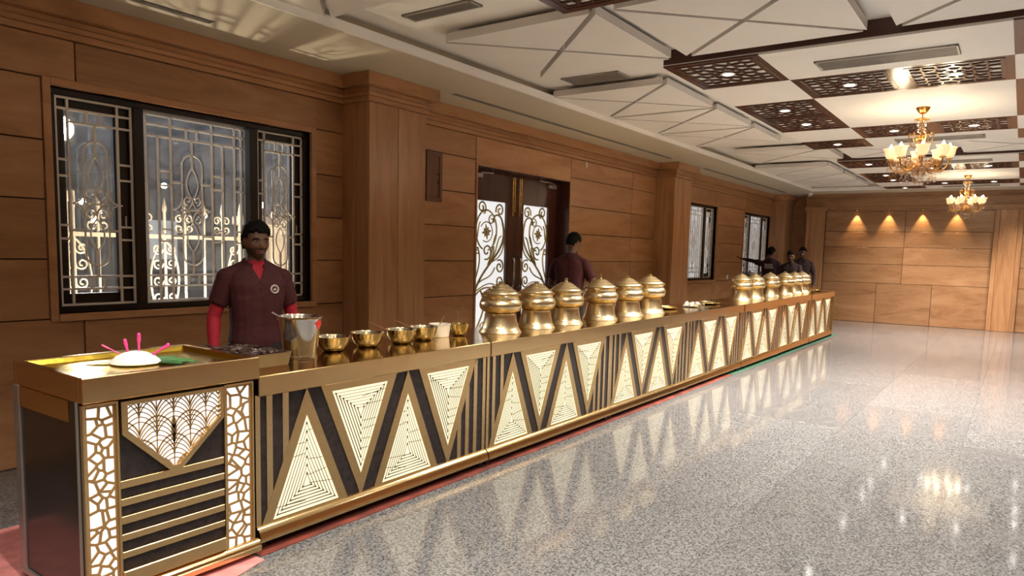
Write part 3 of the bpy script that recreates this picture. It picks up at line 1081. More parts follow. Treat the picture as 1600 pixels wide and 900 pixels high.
# mats on the floor under the counters
def mat_sheet(name, label, x0, x1, y0, y1, mat, seed, nx=60, ny=4, amp=0.012, thick=0.004, cat='mat', wob=0.03):
    m = MB()
    vs, fs = [], []
    for j in range(ny + 1):
        for i in range(nx + 1):
            x = x0 + (x1 - x0) * i / nx
            y = y0 + (y1 - y0) * j / ny
            n1 = noise.noise(Vector((x * 2.3, y * 2.0, seed)))
            if j == 0:
                y += wob * n1
            if cat == 'cloth' and y > 2.885 and x > 1.2 and y < 3.56:
                vs.append((x, y, 0.002))
                continue
            z = thick + max(0, amp * noise.noise(Vector((x * 4, y * 5, seed + 9))))
            vs.append((x, y, z))
    k = len(vs)
    vs += [(a, b, 0.0005) for a, b, c in vs]
    w = nx + 1
    for j in range(ny):
        for i in range(nx):
            a = j * w + i
            fs += [(a, a + 1, a + w + 1, a + w), (k + a, k + a + w, k + a + w + 1, k + a + 1)]
    for i in range(nx):
        fs += [(i, k + i, k + i + 1, i + 1), (ny * w + i, ny * w + i + 1, k + ny * w + i + 1, k + ny * w + i)]
    for j in range(ny):
        fs += [(j * w, (j + 1) * w, k + (j + 1) * w, k + j * w), (j * w + nx, k + j * w + nx, k + (j + 1) * w + nx, (j + 1) * w + nx)]
    m.add(vs, fs, True)
    return tag(m.build(name, mat), label, cat)
mat_sheet('floor_mat', 'worn red mat showing along the foot of the brass counters', 2.02, 8.9, 2.888, 4.4, M['red_mat'], 1.0, 90, 5, 0.0, 0.004, wob=0.015)
mat_sheet('floor_mat', 'green mat showing along the foot of the farther counters', 8.92, 15.2, 2.893, 4.4, M['green_mat'], 2.0, 90, 5, 0.0, 0.004, wob=0.012)
mat_sheet('cloth', 'crumpled pink cloth under the taller art-deco counter', 0.86, 2.005, 2.80, 4.2, M['pink_cloth'], 3.0, 70, 24, 0.022, 0.004, 'cloth', 0.1)

# ================================================================== pots, bowls and food on the counters
def make_pot(knob):
    t = thing('brass_pot', 'brass pot', 'pot', group='lidded brass pots on the counters')
    MB().lathe([(0, 0), (0.163, 0), (0.165, 0.003), (0.161, 0.010), (0.153, 0.020), (0.151, 0.026), (0.146, 0.030), (0.139, 0.05), (0.131, 0.08), (0.125, 0.11), (0.121, 0.138), (0.122, 0.146), (0.118, 0.150), (0.110, 0.153), (0.10, 0.153), (0, 0.153)], 48).build('stand', M['pot'], t)
    body = MB().lathe([(0, 0.152), (0.112, 0.154), (0.135, 0.160), (0.153, 0.174), (0.163, 0.194), (0.165, 0.212), (0.160, 0.232), (0.149, 0.247), (0.141, 0.254), (0.141, 0.258), (0.137, 0.260), (0.138, 0.274), (0.143, 0.282), (0.153, 0.286), (0.156, 0.288), (0.152, 0.290), (0.138, 0.289), (0, 0.289)], 48).build('bowl', M['pot'], t)
    for s in (-1, 1):
        pts = [(s * (0.152 + 0.022 * sin(radians(a))), 0.028 * cos(radians(a)), 0.284) for a in range(0, 181, 20)]
        MB().tube(pts, 0.0045, 6).build('handle', M['pot'], body)
    lid = MB().lathe([(0.150, 0.290), (0.154, 0.292), (0.154, 0.296), (0.146, 0.299), (0.138, 0.300), (0.133, 0.308), (0.118, 0.316), (0.117, 0.321), (0.112, 0.323), (0.101, 0.329), (0.089, 0.337), (0.088, 0.342), (0.083, 0.344), (0.070, 0.351), (0.058, 0.358), (0.057, 0.363), (0.050, 0.365), (0.036, 0.370), (0.024, 0.373), (0, 0.374)], 48).build('lid', M['pot'], t)
    if knob == 'ring':
        k = MB().lathe([(0.014, 0.372), (0.010, 0.378), (0, 0.38)], 16)
        k.tube([(0.014 * cos(a), 0, 0.392 + 0.014 * sin(a)) for a in [2 * pi * i / 18 for i in range(18)]], 0.0045, 8, True)
    elif knob == 'spike':
        k = MB().lathe([(0.012, 0.372), (0.009, 0.382), (0.003, 0.386), (0.0022, 0.405), (0, 0.415)], 14)
    else:
        k = MB().lathe([(0.014, 0.372), (0.016, 0.376), (0.024, 0.379), (0.024, 0.384), (0.014, 0.388), (0, 0.389)], 18)
    k.build('knob', M['pot'], lid)
    return t
pots = {k: make_pot(k) for k in ('flat', 'ring', 'spike')}
used = set()
def place_pot(kind, x, y, s, rz, label):
    if kind not in used:
        used.add(kind)
        o = pots[kind]
        o.location, o.rotation_euler, o['label'] = (x, y, 0.875), (0, 0, rz), label
    else:
        o = copy_tree(pots[kind], loc=(x, y, 0.875), rz=rz, label=label)
    o.scale = (s, s, s)
place_pot('flat', 4.411, 3.25, 1.0, 0.9, 'lidded brass pot on flared stand next to the small bowls')
place_pot('flat', 4.905, 3.25, 0.98, 0.3, 'lidded brass pot between the bowl-side pot and the ring-topped pot')
place_pot('ring', 5.37, 3.25, 0.98, 1.4, 'lidded brass pot with a ring knob on its lid')
place_pot('spike', 5.985, 3.24, 1.03, 0.2, 'lidded brass pot with a thin spike on its lid')
place_pot('flat', 6.55, 3.24, 1.03, 0.5, 'lidded brass pot between the spike-topped pot and the row\'s last pot')
place_pot('flat', 7.10, 3.25, 1.06, 1.2, 'lidded brass pot beside the empty stretch of counter with foil')
for x, s, l in ((10.18, 1.0, 'first pot of the far row, beside the foil stretch of counter'), (10.80, 0.98, 'second pot of the far row, next to the one nearest the foil'), (11.60, 1.0, 'third pot of the far row, before the man in printed shirt'), (12.46, 1.0, 'fourth pot of the far row, counted from the foil'), (13.08, 1.0, 'fifth pot of the far row, next to the row\'s end pot'), (13.60, 1.0, 'end pot of the far row, beside the golden trays')):
    place_pot('flat', x, 3.25, s, x * 2.1, 'lidded brass ' + l)

# steel bowls with a golden shine painted into the metal
def bowl_mesh(r, h):
    p = [(0, 0), (0.45 * r, 0), (0.62 * r, 0.06 * h), (0.80 * r, 0.30 * h), (0.92 * r, 0.62 * h), (0.97 * r, 0.9 * h), (1.0 * r, h), (0.985 * r, h * 1.01), (0.94 * r, 0.9 * h), (0.89 * r, 0.62 * h), (0.77 * r, 0.33 * h), (0.58 * r, 0.1 * h), (0, 0.06 * h)]
    return MB().lathe(p, 40, wob=lambda a, i: 0.006 * sin(9 * a + i))
M['bowl'] = plain('brassy_steel', (0.74, 0.62, 0.30), 0.14, 1.0, var=0.06, scale=20, bmp=0.05)
M['brass_reflection_steel'] = plain('brass_reflection_steel', (0.80, 0.73, 0.52), 0.12, 1.0, var=0.05, scale=14, bmp=0.03)  # reflection of the brass top put into the steel's colour
M['curry'] = plain('brown_curry', (0.25, 0.09, 0.02), 0.35, var=0.5, scale=40, bmp=0.5)
M['chutney'] = plain('orange_chutney', (0.45, 0.13, 0.03), 0.4, var=0.4, scale=50, bmp=0.5)
M['curd'] = plain('white_curd', (0.62, 0.58, 0.5), 0.4, var=0.1, scale=40, bmp=0.3)
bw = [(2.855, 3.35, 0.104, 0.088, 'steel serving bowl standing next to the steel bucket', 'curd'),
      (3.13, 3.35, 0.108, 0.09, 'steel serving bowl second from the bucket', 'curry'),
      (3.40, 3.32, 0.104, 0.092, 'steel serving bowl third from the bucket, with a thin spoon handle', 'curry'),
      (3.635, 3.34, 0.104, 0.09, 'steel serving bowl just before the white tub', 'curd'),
      (4.01, 3.33, 0.072, 0.085, 'small golden bowl of orange chutney beside the first brass pot', 'chutney')]
for i, (x, y, r, h, l, food) in enumerate(bw):
    t = thing('serving_bowl', l, 'bowl', (x, y, 0.875), group='serving bowls on the counter')
    bowl_mesh(r, h).build('bowl_shell', M['bowl'] if i == 4 else M['brass_reflection_steel'], t)
    MB().lathe([(0, 0.57 * h), (0.5 * r, 0.56 * h), (0.855 * r, 0.55 * h)], 28, wob=lambda a, i: 0.0).build('food', M[food], t)
def spoon(name, label, p0, p1, mat, r=0.0028, cat='spoon', end=0.011):
    a, b = Vector(p0), Vector(p1)
    t = thing(name, label, cat, p0)
    d = b - a
    MB().tube([(0, 0, 0), d * 0.5 + Vector((0, 0, 0.003)), d], r, 6).build('handle', mat, t)
    m = MB().ball((0, 0, 0.004), end, end * 0.8, 0.005)
    m.build('spoon_bowl', mat, t)
    return t
M['copper'] = plain('copper_wire', (0.6, 0.36, 0.16), 0.3, 0.9)
spoon('serving_spoon', 'thin spoon leaning in the bowl third from the bucket', (3.38, 3.33, 0.93), (3.20, 3.42, 1.02), M['copper'], 0.0022)
spoon('serving_spoon', 'thin spoon leaning in the bowl before the white tub', (3.62, 3.35, 0.93), (3.46, 3.44, 1.015), M['copper'], 0.0022)
spoon('serving_spoon', 'upright thin spoon standing in the small golden bowl', (4.01, 3.335, 0.925), (4.03, 3.36, 1.055), M['copper'], 0.0022)
t = thing('plastic_tub', 'round white plastic tub among the steel bowls', 'tub', (3.845, 3.37, 0.875))
MB().lathe([(0, 0), (0.062, 0), (0.066, 0.004), (0.076, 0.088), (0.079, 0.09), (0.079, 0.094), (0.074, 0.094), (0.064, 0.008), (0, 0.008)], 32).build('tub_wall', M['plastic_white'], t)
MB().lathe([(0, 0.06), (0.07, 0.058)], 24).build('food', M['curd'], t)
spoon('wooden_spoon', 'short wooden spoon leaning out of the white tub', (3.83, 3.37, 0.945), (3.885, 3.365, 1.02), M['copper'], 0.0048)

# steel bucket
t = thing('steel_bucket', 'tall steel bucket with a red mark on its side', 'bucket', (2.56, 3.285, 0.875))
MB().lathe([(0, 0.006), (0.088, 0.006), (0.088, 0), (0.094, 0), (0.095, 0.014), (0.092, 0.016), (0.120, 0.222), (0.126, 0.226), (0.126, 0.232), (0.122, 0.234), (0.118, 0.228), (0.090, 0.014), (0, 0.012)], 44).build('bucket_wall', M['steel'], t)
hp = [(0.124 * cos(radians(a)) , 0.126 * sin(radians(a)), 0.222 - 0.012 * abs(sin(radians(a)))) for a in range(20, 161, 10)]
MB().tube(hp, 0.0035, 6).build('bail_handle', M['steel'], t)
M['red_mark'] = plain('red_paint', (0.5, 0.02, 0.02), 0.5)
pm = MB()
q = []
for i in range(9):
    a = radians(-84 + i * 4.2)
    q.append(a)
vs, fs = [], []
for k, z in enumerate((0.17, 0.185, 0.20, 0.212)):
    for i, a in enumerate(q):
        r = 0.0925 + (z - 0.016) * (0.028 / 0.206) + 0.0012
        zz = z + 0.006 * sin(i * 1.3 + k)
        vs.append((r * cos(a), r * sin(a), zz))
for k in range(3):
    for i in range(8):
        if (k, i) in ((0, 0), (0, 7), (2, 0), (0, 1)):
            continue
        fs.append((k * 9 + i, k * 9 + i + 1, k * 9 + 10 + i, k * 9 + 9 + i))
pm.add(vs, fs)
pm.build('paint_mark', M['red_mark'], t)
MB().lathe([(0, 0.15), (0.105, 0.148)], 24).build('food', M['curd'], t)
spoon('ladle', 'steel ladle leaning out of the steel bucket', (2.55, 3.30, 1.035), (2.41, 3.33, 1.135), M['steel'], 0.004, 'ladle', 0.02)

# steel tray of dark food
t = thing('steel_tray', 'deep rectangular steel tray of dark food beside the bucket', 'tray', (2.215, 3.31, 0.875), 0.0)
tw, td, th = 0.155, 0.20, 0.068
vs = [(-tw + 0.012, -td + 0.012, 0), (tw - 0.012, -td + 0.012, 0), (tw - 0.012, td - 0.012, 0), (-tw + 0.012, td - 0.012, 0),
      (-tw, -td, th), (tw, -td, th), (tw, td, th), (-tw, td, th),
      (-tw - 0.01, -td - 0.01, th + 0.002), (tw + 0.01, -td - 0.01, th + 0.002), (tw + 0.01, td + 0.01, th + 0.002), (-tw - 0.01, td + 0.01, th + 0.002),
      (-tw + 0.004, -td + 0.004, th + 0.003), (tw - 0.004, -td + 0.004, th + 0.003), (tw - 0.004, td - 0.004, th + 0.003), (-tw + 0.004, td - 0.004, th + 0.003),
      (-tw + 0.015, -td + 0.015, 0.004), (tw - 0.015, -td + 0.015, 0.004), (tw - 0.015, td - 0.015, 0.004), (-tw + 0.015, td - 0.015, 0.004)]
fs = [(3, 2, 1, 0)]
for L in range(4):
    for i in range(4):
        j = (i + 1) % 4
        fs.append((L * 4 + i, L * 4 + j, L * 4 + 4 + j, L * 4 + 4 + i))
fs.append((16, 17, 18, 19))
MB().add(vs, fs).build('tray_shell', M['steel'], t)
M['dark_food'] = plain('dark_fried_food', (0.030, 0.016, 0.012), 0.3, var=0.7, scale=40, bmp=0.6)
m = MB()
rr = random.Random(5)
for i in range(150):
    x, y = rr.uniform(-0.12, 0.13), rr.uniform(-0.16, 0.15)
    m.ball((x, y, 0.052 + rr.uniform(0, 0.022) - 0.1 * abs(x) * abs(y)), rr.uniform(0.012, 0.024), rr.uniform(0.01, 0.016), rr.uniform(0.008, 0.014), 7, 5, Matrix.Rotation(rr.uniform(0, 3), 3, 'Z'))
m.box(-0.13, 0.13, -0.175, 0.175, 0.01, 0.05)
stuff(m.build('dark_food', M['dark_food'], t))
spoon('serving_spoon', 'shiny steel serving spoon resting in the tray of dark food', (2.13, 3.40, 0.955), (2.10, 3.53, 0.972), M['steel'], 0.005, 'spoon', 0.034)

# rice mound, leaves and pink spoons on the taller counter
M['rice'] = plain('white_rice', (0.82, 0.80, 0.78), 0.6, var=0.1, scale=260, bmp=0.6)
M['leaf'] = plain('green_leaf', (0.035, 0.16, 0.035), 0.35, var=0.4, scale=30)
M['pink'] = plain('pink_plastic', (0.78, 0.06, 0.30), 0.35)
BZ = 0.9535
RC = Vector((1.62, 3.235, BZ))
m = MB().lathe([(0, 0.056), (0.02, 0.055), (0.05, 0.048), (0.078, 0.034), (0.096, 0.018), (0.104, 0.008), (0.104, 0.004), (0, 0.004)], 36, wob=lambda a, i: 0.05 * noise.noise(Vector((cos(a) * 2, sin(a) * 2, i * 0.5))))
stuff(tag(m.build('rice', M['rice'], None, tuple(RC)), 'white mound of rice on green leaves in the brass basin', 'rice'))
def leaf_mesh(L, W, n=12):
    m = MB()
    vs, fs = [], []
    for i in range(n + 1):
        s = i / n
        w = W * sin(pi * min(1, s * 0.96 + 0.02)) ** 0.7
        z = 0.003 + 0.012 * sin(pi * s) * 0.4
        vs += [(L * s, -w, z + 0.003), (L * s, 0, z), (L * s, w, z + 0.003), (L * s, -w, z + 0.002), (L * s, 0, z - 0.001), (L * s, w, z + 0.002)]
    for i in range(n):
        a, b = 6 * i, 6 * i + 6
        fs += [(a, a + 1, b + 1, b), (a + 1, a + 2, b + 2, b + 1), (a + 3, b + 3, b + 4, a + 4), (a + 4, b + 4, b + 5, a + 5)]
    return m.add(vs, fs, True)
lm = leaf_mesh(0.20, 0.040).mesh('leaf', M['leaf'])
for i, (dx, dy, a, s, l) in enumerate(((0.05, -0.03, -0.75, 1.0, 'long green leaf under the rice pointing along the counter'), (0.04, -0.02, -0.35, 0.95, 'green leaf under the rice between two other leaves'), (0.03, 0.02, 0.05, 0.9, 'green leaf under the rice pointing to the steel tray'), (-0.05, 0.03, 2.35, 0.75, 'short green leaf end under the rice towards the dark side'), (0.06, -0.05, -1.15, 0.7, 'small green leaf under the front of the rice mound'))):
    o = put('leaf', lm, None, (RC.x + dx, RC.y + dy, BZ + 0.0005 * i), a)
    o.scale = (s, s, s)
    tag(o, l, 'leaf', 'leaves under the rice')
for i, (dx, dy, ex, ey, h, l) in enumerate(((0.015, 0.0, 0.02, 0.006, 0.125, 'upright pink plastic spoon, tallest in the rice mound'), (-0.02, 0.02, -0.03, 0.03, 0.10, 'pink plastic spoon standing shorter beside the tallest in the rice'), (-0.035, 0.035, -0.10, 0.09, 0.082, 'thin pink spoon leaning over the dark end of the rice'), (0.05, -0.04, 0.11, -0.075, 0.078, 'pink plastic spoon leaning over the leaves in the rice'))):
    t = thing('plastic_spoon', l, 'spoon', (RC.x + dx, RC.y + dy, BZ + 0.035), group='pink spoons in the rice')
    e = Vector((ex - dx, ey - dy, h - 0.035))
    w = 1.0 if i != 2 else 0.5
    MB().tube([(0, 0, 0), e * 0.6, e * 0.8, e], [0.005 * w, 0.0055 * w, 0.009 * w, 0.007 * w], 8).build('handle', M['pink'], t)
    MB().ball(tuple(e), 0.0085 * w, 0.0085 * w, 0.012 * w, 10, 7).build('tip', M['pink'], t)

# foil, trays and cutlery on the farther counters
M['foil'] = plain('crumpled_foil', (0.62, 0.55, 0.40), 0.3, 0.8, var=0.1, scale=40, bmp=0.3)
m = MB()
vs, fs = [], []
for j in range(9):
    for i in range(19):
        vs.append((-0.24 + 0.48 * i / 18 + 0.01 * noise.noise(Vector((i, j, 4))), -0.09 + 0.18 * j / 8 + 0.02 * noise.noise(Vector((i * .6, j, 1))), 0.012 + 0.045 * max(0, noise.noise(Vector((i * 0.5, j * 0.6, 7.0))) + 0.35) * sin(pi * i / 18) ** 0.5))
for j in range(8):
    for i in range(18):
        fs.append((j * 19 + i, j * 19 + i + 1, j * 19 + 20 + i, j * 19 + 19 + i))
n = len(vs)
vs += [(a, b, 0.001) for a, b, c in vs]
fs += [tuple(n + k for k in reversed(f)) for f in fs[:]]
m.add(vs, fs)
tag(m.build('foil_sheet', M['foil'], None, (8.45, 3.27, 0.8752), 0.15), 'crumpled foil sheet on the bare stretch of brass counter', 'foil')
def shallow_dish(x, y, rx, ry, label, cat='tray', mat='bowl', z=0.875):
    t = thing('serving_tray', label, cat, (x, y, z))
    o = MB().lathe([(0, 0.002), (0.8, 0.002), (0.92, 0.014), (1.0, 0.022), (1.0, 0.025), (0.9, 0.017), (0.78, 0.006), (0, 0.006)], 36).build('dish', M[mat], t)
    o.scale = (rx, ry, 1)
    rim = MB().tube([(rx * cos(a), ry * sin(a), 0.024) for a in [2 * pi * i / 36 for i in range(36)]], 0.004, 6, True).build('rim', M[mat], t)
    return t
shallow_dish(9.0, 3.28, 0.20, 0.13, 'flat golden dish on the counter just before the far row of pots')
shallow_dish(7.75, 3.3, 0.15, 0.10, 'flat golden dish between the spare foil and the first row of pots')
shallow_dish(14.02, 3.22, 0.17, 0.12, 'oval golden tray beside the end pot of the far row')
shallow_dish(14.45, 3.2, 0.18, 0.12, 'oval golden tray heaped with serving spoons at the counter end')
for i, (x, y, a) in enumerate(((14.36, 3.17, 0.3), (14.50, 3.15, 0.9), (14.54, 3.25, 2.2), (14.40, 3.26, 2.9))):
    spoon('serving_spoon', 'golden serving spoon heaped on the oval tray at counter end', (x, y, 0.90), (x + 0.16 * cos(a), y + 0.1 * sin(a), 0.945), M['gold'], 0.005, 'spoon', 0.03)['group'] = 'spoons on the end tray'

t = thing('stock_pot', 'tall black stock pot standing behind the first pots of the far row', 'pot', (11.25, 3.47, 0.875))
M['black_pot'] = plain('black_enamel', (0.012, 0.011, 0.011), 0.35)
MB().lathe([(0, 0), (0.085, 0), (0.09, 0.01), (0.092, 0.33), (0.096, 0.335), (0.092, 0.34), (0, 0.34)], 32).build('pot_wall', M['black_pot'], t)
ld = MB().lathe([(0.096, 0.341), (0.097, 0.35), (0.08, 0.372), (0.04, 0.386), (0, 0.39)], 32).build('lid', M['black_pot'], t)
MB().lathe([(0.01, 0.388), (0.016, 0.40), (0.012, 0.41), (0, 0.412)], 14).build('knob', M['black_pot'], ld)
for s in (-1, 1):
    MB().tube([(s * 0.09, -0.03, 0.29), (s * 0.12, -0.025, 0.29), (s * 0.12, 0.025, 0.29), (s * 0.09, 0.03, 0.29)], 0.006, 8).build('handle', M['black_pot'], t)

# ================================================================== windows
def star(m, cx, cz, r, y, rad, k=0.35):
    """four-pointed concave star of bent bar"""
    tips = [(cx + r, cz), (cx, cz + r), (cx - r, cz), (cx, cz - r)]
    for i in range(4):
        a, b = tips[i], tips[(i + 1) % 4]
        p = bez(a, (cx + (a[0] - cx) * k, cz + (a[1] - cz) * k), (cx + (b[0] - cx) * k, cz + (b[1] - cz) * k), b, 10)
        m.tube([(x, y, z) for x, z in p], rad, 5)
def grille_mesh(w, h, side):
    """white iron grille; w x h, origin bottom left. side: narrow sash type, else the wide middle type"""
    m, y, r = MB(), 0.0, 0.0075
    def V(x, z0, z1, rr=r):
        m.box(x - rr, x + rr, -rr, rr, z0, z1)
    def Hh(z, x0, x1, rr=r):
        m.box(x0, x1, -rr, rr, z - rr, z + rr)
    cx = w * 0.5
    zt = [h * 0.944, h * 0.885, h * 0.705, h * 0.627, h * 0.392, h * 0.327, h * 0.142, h * 0.082]
    if side:
        xa, xb = w * 0.16, w * 0.80
        for x in (xa, xb):
            V(x, 0, h)
        V(w - r, 0, h)
        V(r, 0, h)
        Hh(h - r, 0, w)
        Hh(r, 0, w)
        Hh(zt[0], 0, w)
        Hh(zt[1], xa, w)
        for z in (zt[2], zt[3], zt[4], zt[5]):
            Hh(z, xb, w)
            Hh(z, 0, xa)
        Hh(zt[6], 0, w)
        Hh(zt[7], 0, w)
        for f in (0.4, 0.58):
            V(w * f, zt[1], zt[0])
        Hh(zt[4] - 0.03, xa, w * 0.34)
        Hh(zt[4] - 0.03, w * 0.64, xb)
        ow = w * 0.16
        V(w * 0.4, zt[7], zt[6])
        V(w * 0.58, zt[7], zt[6])
    else:
        cols = [0.065, 0.17, 0.285, 0.675, 0.78, 0.905, 0.975]
        for f in cols:
            V(w * f, 0, h if f in (0.065, 0.285, 0.675, 0.905, 0.975) else zt[1])
        Hh(h - r, 0, w)
        Hh(r, 0, w)
        for z in (zt[0], zt[1], zt[6], zt[7]):
            Hh(z, 0, w)
        for z in (zt[2], zt[3], zt[4], zt[5]):
            Hh(z, 0, w * 0.065)
            Hh(z, w * 0.905, w)
            Hh(z, w * 0.17, w * 0.285)
            Hh(z, w * 0.675, w * 0.78)
        for z in (zt[4] - 0.05, zt[3] + 0.03):
            Hh(z, w * 0.285, w * 0.39)
            Hh(z, w * 0.57, w * 0.675)
        cx = w * 0.48
        for f in (0.43, 0.53):
            V(w * f, zt[1], zt[0])
            V(w * f, zt[7], zt[6])
        ow = w * 0.095
    # long oval in the middle with two pointed leaves and stars
    z0, z1 = h * 0.195, h * 0.805
    pts = [(cx + ow * cos(a), 0, z1 - ow + ow * sin(a)) for a in [pi * i / 12 for i in range(13)]]
    pts += [(cx + ow * cos(a), 0, z0 + ow + ow * sin(a)) for a in [pi + pi * i / 12 for i in range(13)]]
    m.tube(pts, r * 0.95, 6, True)
    V(cx, z1, zt[1])
    V(cx, zt[6], z0)
    for a, b in ((h * 0.735, h * 0.56), (h * 0.43, h * 0.27)):
        for s in (-1, 1):
            p = bez((cx, a), (cx + s * ow * 0.75, a - (a - b) * 0.35), (cx + s * ow * 0.75, b + (a - b) * 0.35), (cx, b), 12)
            m.tube([(x, 0, z) for x, z in p], r * 0.85, 5)
    V(cx, h * 0.735, z1)
    V(cx, z0, h * 0.27)
    for dx in (-1.0, 0, 1.0):
        star(m, cx + dx * ow * 1.05, h * 0.50, ow * 1.12, 0, r * 0.8)
    for s in (-1, 1):
        p = spiral(cx + s * ow * 0.45, h * 0.445, ow * 0.42, ow * 0.12, 90, -s * 1.1, 16)
        m.tube([(x, 0, z) for x, z in p], r * 0.7, 5)
        p = spiral(cx + s * ow * 0.45, h * 0.555, ow * 0.42, ow * 0.12, -90, s * 1.1, 16)
        m.tube([(x, 0, z) for x, z in p], r * 0.7, 5)
    return m
GR = {}
def window(n, a, b, c, d, lit=None, fy=5.33):
    W, Hh = b - a, d - c
    root = struct(put('window_%d' % n, None, None, (a, fy, c)))
    f = MB()
    e = 0.045
    f.box(0, W, 0, 0.11, 0, e, 0.004).box(0, W, 0, 0.11, Hh - e, Hh, 0.004).box(0, e, 0, 0.11, e, Hh - e, 0.004).box(W - e, W, 0, 0.11, e, Hh - e, 0.004)
    x1, x2 = 0.56, 1.52
    for x in (x1, x2):
        f.box(x, x + 0.075, 0.0, 0.11, e, Hh - e, 0.004)
    f.build('window_frame', M['frame'], root)
    secs = [(e, x1, True), (x1 + 0.075, x2, False), (x2 + 0.075, W - e, True)]
    for x0, xx, side in secs:
        w, h = xx - x0, Hh - 2 * e
        if side:
            s = MB()
            q = 0.085
            s.box(x0, xx, 0.05, 0.09, e, e + q, 0.003).box(x0, xx, 0.05, 0.09, Hh - e - q, Hh - e, 0.003)
            s.box(x0, x0 + 0.075, 0.05, 0.09, e + q, Hh - e - q, 0.003).box(xx - 0.105, xx, 0.05, 0.09, e + q, Hh - e - q, 0.003)
            sash = s.build('sash', M['frame'], root)
            MB().box(x0 + 0.06, xx - 0.09, 0.068, 0.072, e + q - 0.01, Hh - e - q + 0.01).build('pane', lit or M['glass'], sash)
            MB().box(xx - 0.06, xx - 0.045, 0.035, 0.05, e + 0.55, e + 0.64, 0.003).build('latch', M['alu'], sash)
        else:
            MB().box(x0 - 0.01, xx + 0.01, 0.068, 0.072, e - 0.01, Hh - e + 0.01).build('pane', lit or M['glass'], root)
        k = (round(w, 3), round(h, 3), side)
        if k not in GR:
            GR[k] = grille_mesh(w - 0.004, h - 0.004, side).mesh('iron_grille', M['grille'])
        put('iron_grille', GR[k], root, (x0 + 0.002, 0.025 if side else (0.03 if lit else 0.095), e + 0.002))
    return root
window(1, *WIN[0])
M['lit_window'] = plain('frosted_lit_glass', (0.45, 0.45, 0.44), 0.4, em=(0.92, 0.94, 0.97), es=0.30, var=0.2, scale=5)
for i in (1, 2):
    window(i + 1, *WIN[i], lit=M['lit_window'])

# outside the first window: lit iron fence, pillars, flood lamp, distant lights
OG = struct(MB().box(-12, 40, 5.7, 40, -0.3, -0.02).build('ground_outside', plain('night_paving', (0.10, 0.09, 0.08), 0.7)))
FY = 7.3
fence = thing('iron_fence', 'cream ornamental iron fence with spear tips and scrolls outside the barred window', 'fence', (0.6, FY, -0.02))
FL = 6.4
MB().box(0, FL, -0.02, 0.02, 0.62, 0.66).build('rail', M['fence'], fence)
MB().box(0, FL, -0.02, 0.02, 1.56, 1.60).build('rail', M['fence'], fence)
MB().box(0, FL, -0.12, 0.12, 0.0, 0.56, 0.01).build('plinth_wall', M['fence'], fence)
post = MB().tube([(0, 0, 0.5), (0, 0, 1.82), (0, 0, 1.86), (0, 0, 1.9), (0, 0, 1.98)], [0.013, 0.013, 0.024, 0.018, 0.002], 8).mesh('picket', M['fence'])
sc = MB()
for s in (-1, 1):
    for z, dr in ((1.72, -1), (1.72, 1), (0.80, -1), (0.80, 1)):
        sc.tube([(x, 0, zz) for x, zz in spiral(s * 0.055, z + dr * 0.05, 0.05, 0.014, 180 if s > 0 else 0, -s * dr * 1.2, 18)], 0.009, 5)
scm = sc.mesh('scroll', M['fence'])
sc2 = MB()
for s in (-1, 1):
    for z in (1.45, 1.3, 1.12, 0.95):
        sc2.tube([(x, 0, zz) for x, zz in spiral(s * 0.07, z, 0.06, 0.014, 180 if s > 0 else 0, s * 1.3, 18)], 0.009, 5)
    sc2.tube([(s * x, 0, z) for x, z in bez((0, 1.55), (0.2, 1.4), (0.2, 0.9), (0, 0.66), 14)], 0.010, 5)
scm2 = sc2.mesh('scroll_panel', M['fence'])
for i in range(29):
    put('picket', post, fence, (0.1 + i * 0.2195, 0, 0))
    if i % 2 == 0:
        put('scroll', scm, fence, (0.1 + i * 0.2195, 0.015, 0))
    if i % 4 == 3:
        put('scroll_panel', scm2, fence, (0.1 + i * 0.2195, 0.015, 0))
def outside_pillar(x, y, w, h, label):
    t = thing('gate_pillar', label, 'pillar', (x, y, -0.02))
    MB().box(-w / 2, w / 2, -w / 2, w / 2, 0, h, 0.01).build('shaft', M['fence'], t)
    MB().box(-w / 2 - 0.05, w / 2 + 0.05, -w / 2 - 0.05, w / 2 + 0.05, h, h + 0.12, 0.02).build('cap', M['fence'], t)
    MB().box(-w / 2 - 0.03, w / 2 + 0.03, -w / 2 - 0.03, w / 2 + 0.03, 0, 0.5, 0.02).build('base', M['fence'], t)
outside_pillar(5.55, 7.75, 0.5, 1.75, 'cream masonry pillar beside the iron fence outside the barred window')
outside_pillar(3.15, 7.75, 0.16, 1.9, 'thin cream pillar behind the iron fence outside the barred window')
t = thing('flood_lamp', 'bright white flood lamp on a pole outside the barred window', 'lamp', (3.62, 8.7, -0.02))
MB().tube([(0, 0.12, 0), (0, 0.12, 2.9)], 0.045, 12).build('pole', M['alu'], t)
MB().box(-0.16, 0.16, 0.0, 0.1, 2.58, 2.9, 0.01).build('housing', M['dark'], t)
MB().ball((0, -0.005, 2.74), 0.13, 0.02, 0.13, 20, 10).build('lens', emit('flood_lens', (1.0, 0.98, 0.94), 60.0), t)
fl = lamp('flood_beam', 'SPOT', 450.0, (1.0, 0.97, 0.92), t, (0, -0.05, 2.74), spot_size=radians(150), spot_blend=0.6, shadow_soft_size=0.12)
fl.rotation_euler = (radians(-68), 0, radians(0))
t = thing('fence_fill_lamp', 'added warm fill lamp on a short pole lighting the iron fence', 'lamp', (4.0, 6.45, -0.02))  # added low fill lamp, unseen, brightens the front of the fence
MB().tube([(0, 0, 0), (0, 0, 0.35)], 0.03, 10).build('pole', M['dark'], t)
MB().lathe([(0, 0.5), (0.05, 0.48), (0.06, 0.42), (0.05, 0.36), (0, 0.35)], 16).build('globe', emit('fence_fill_globe', (1.0, 0.85, 0.6), 6.0), t)
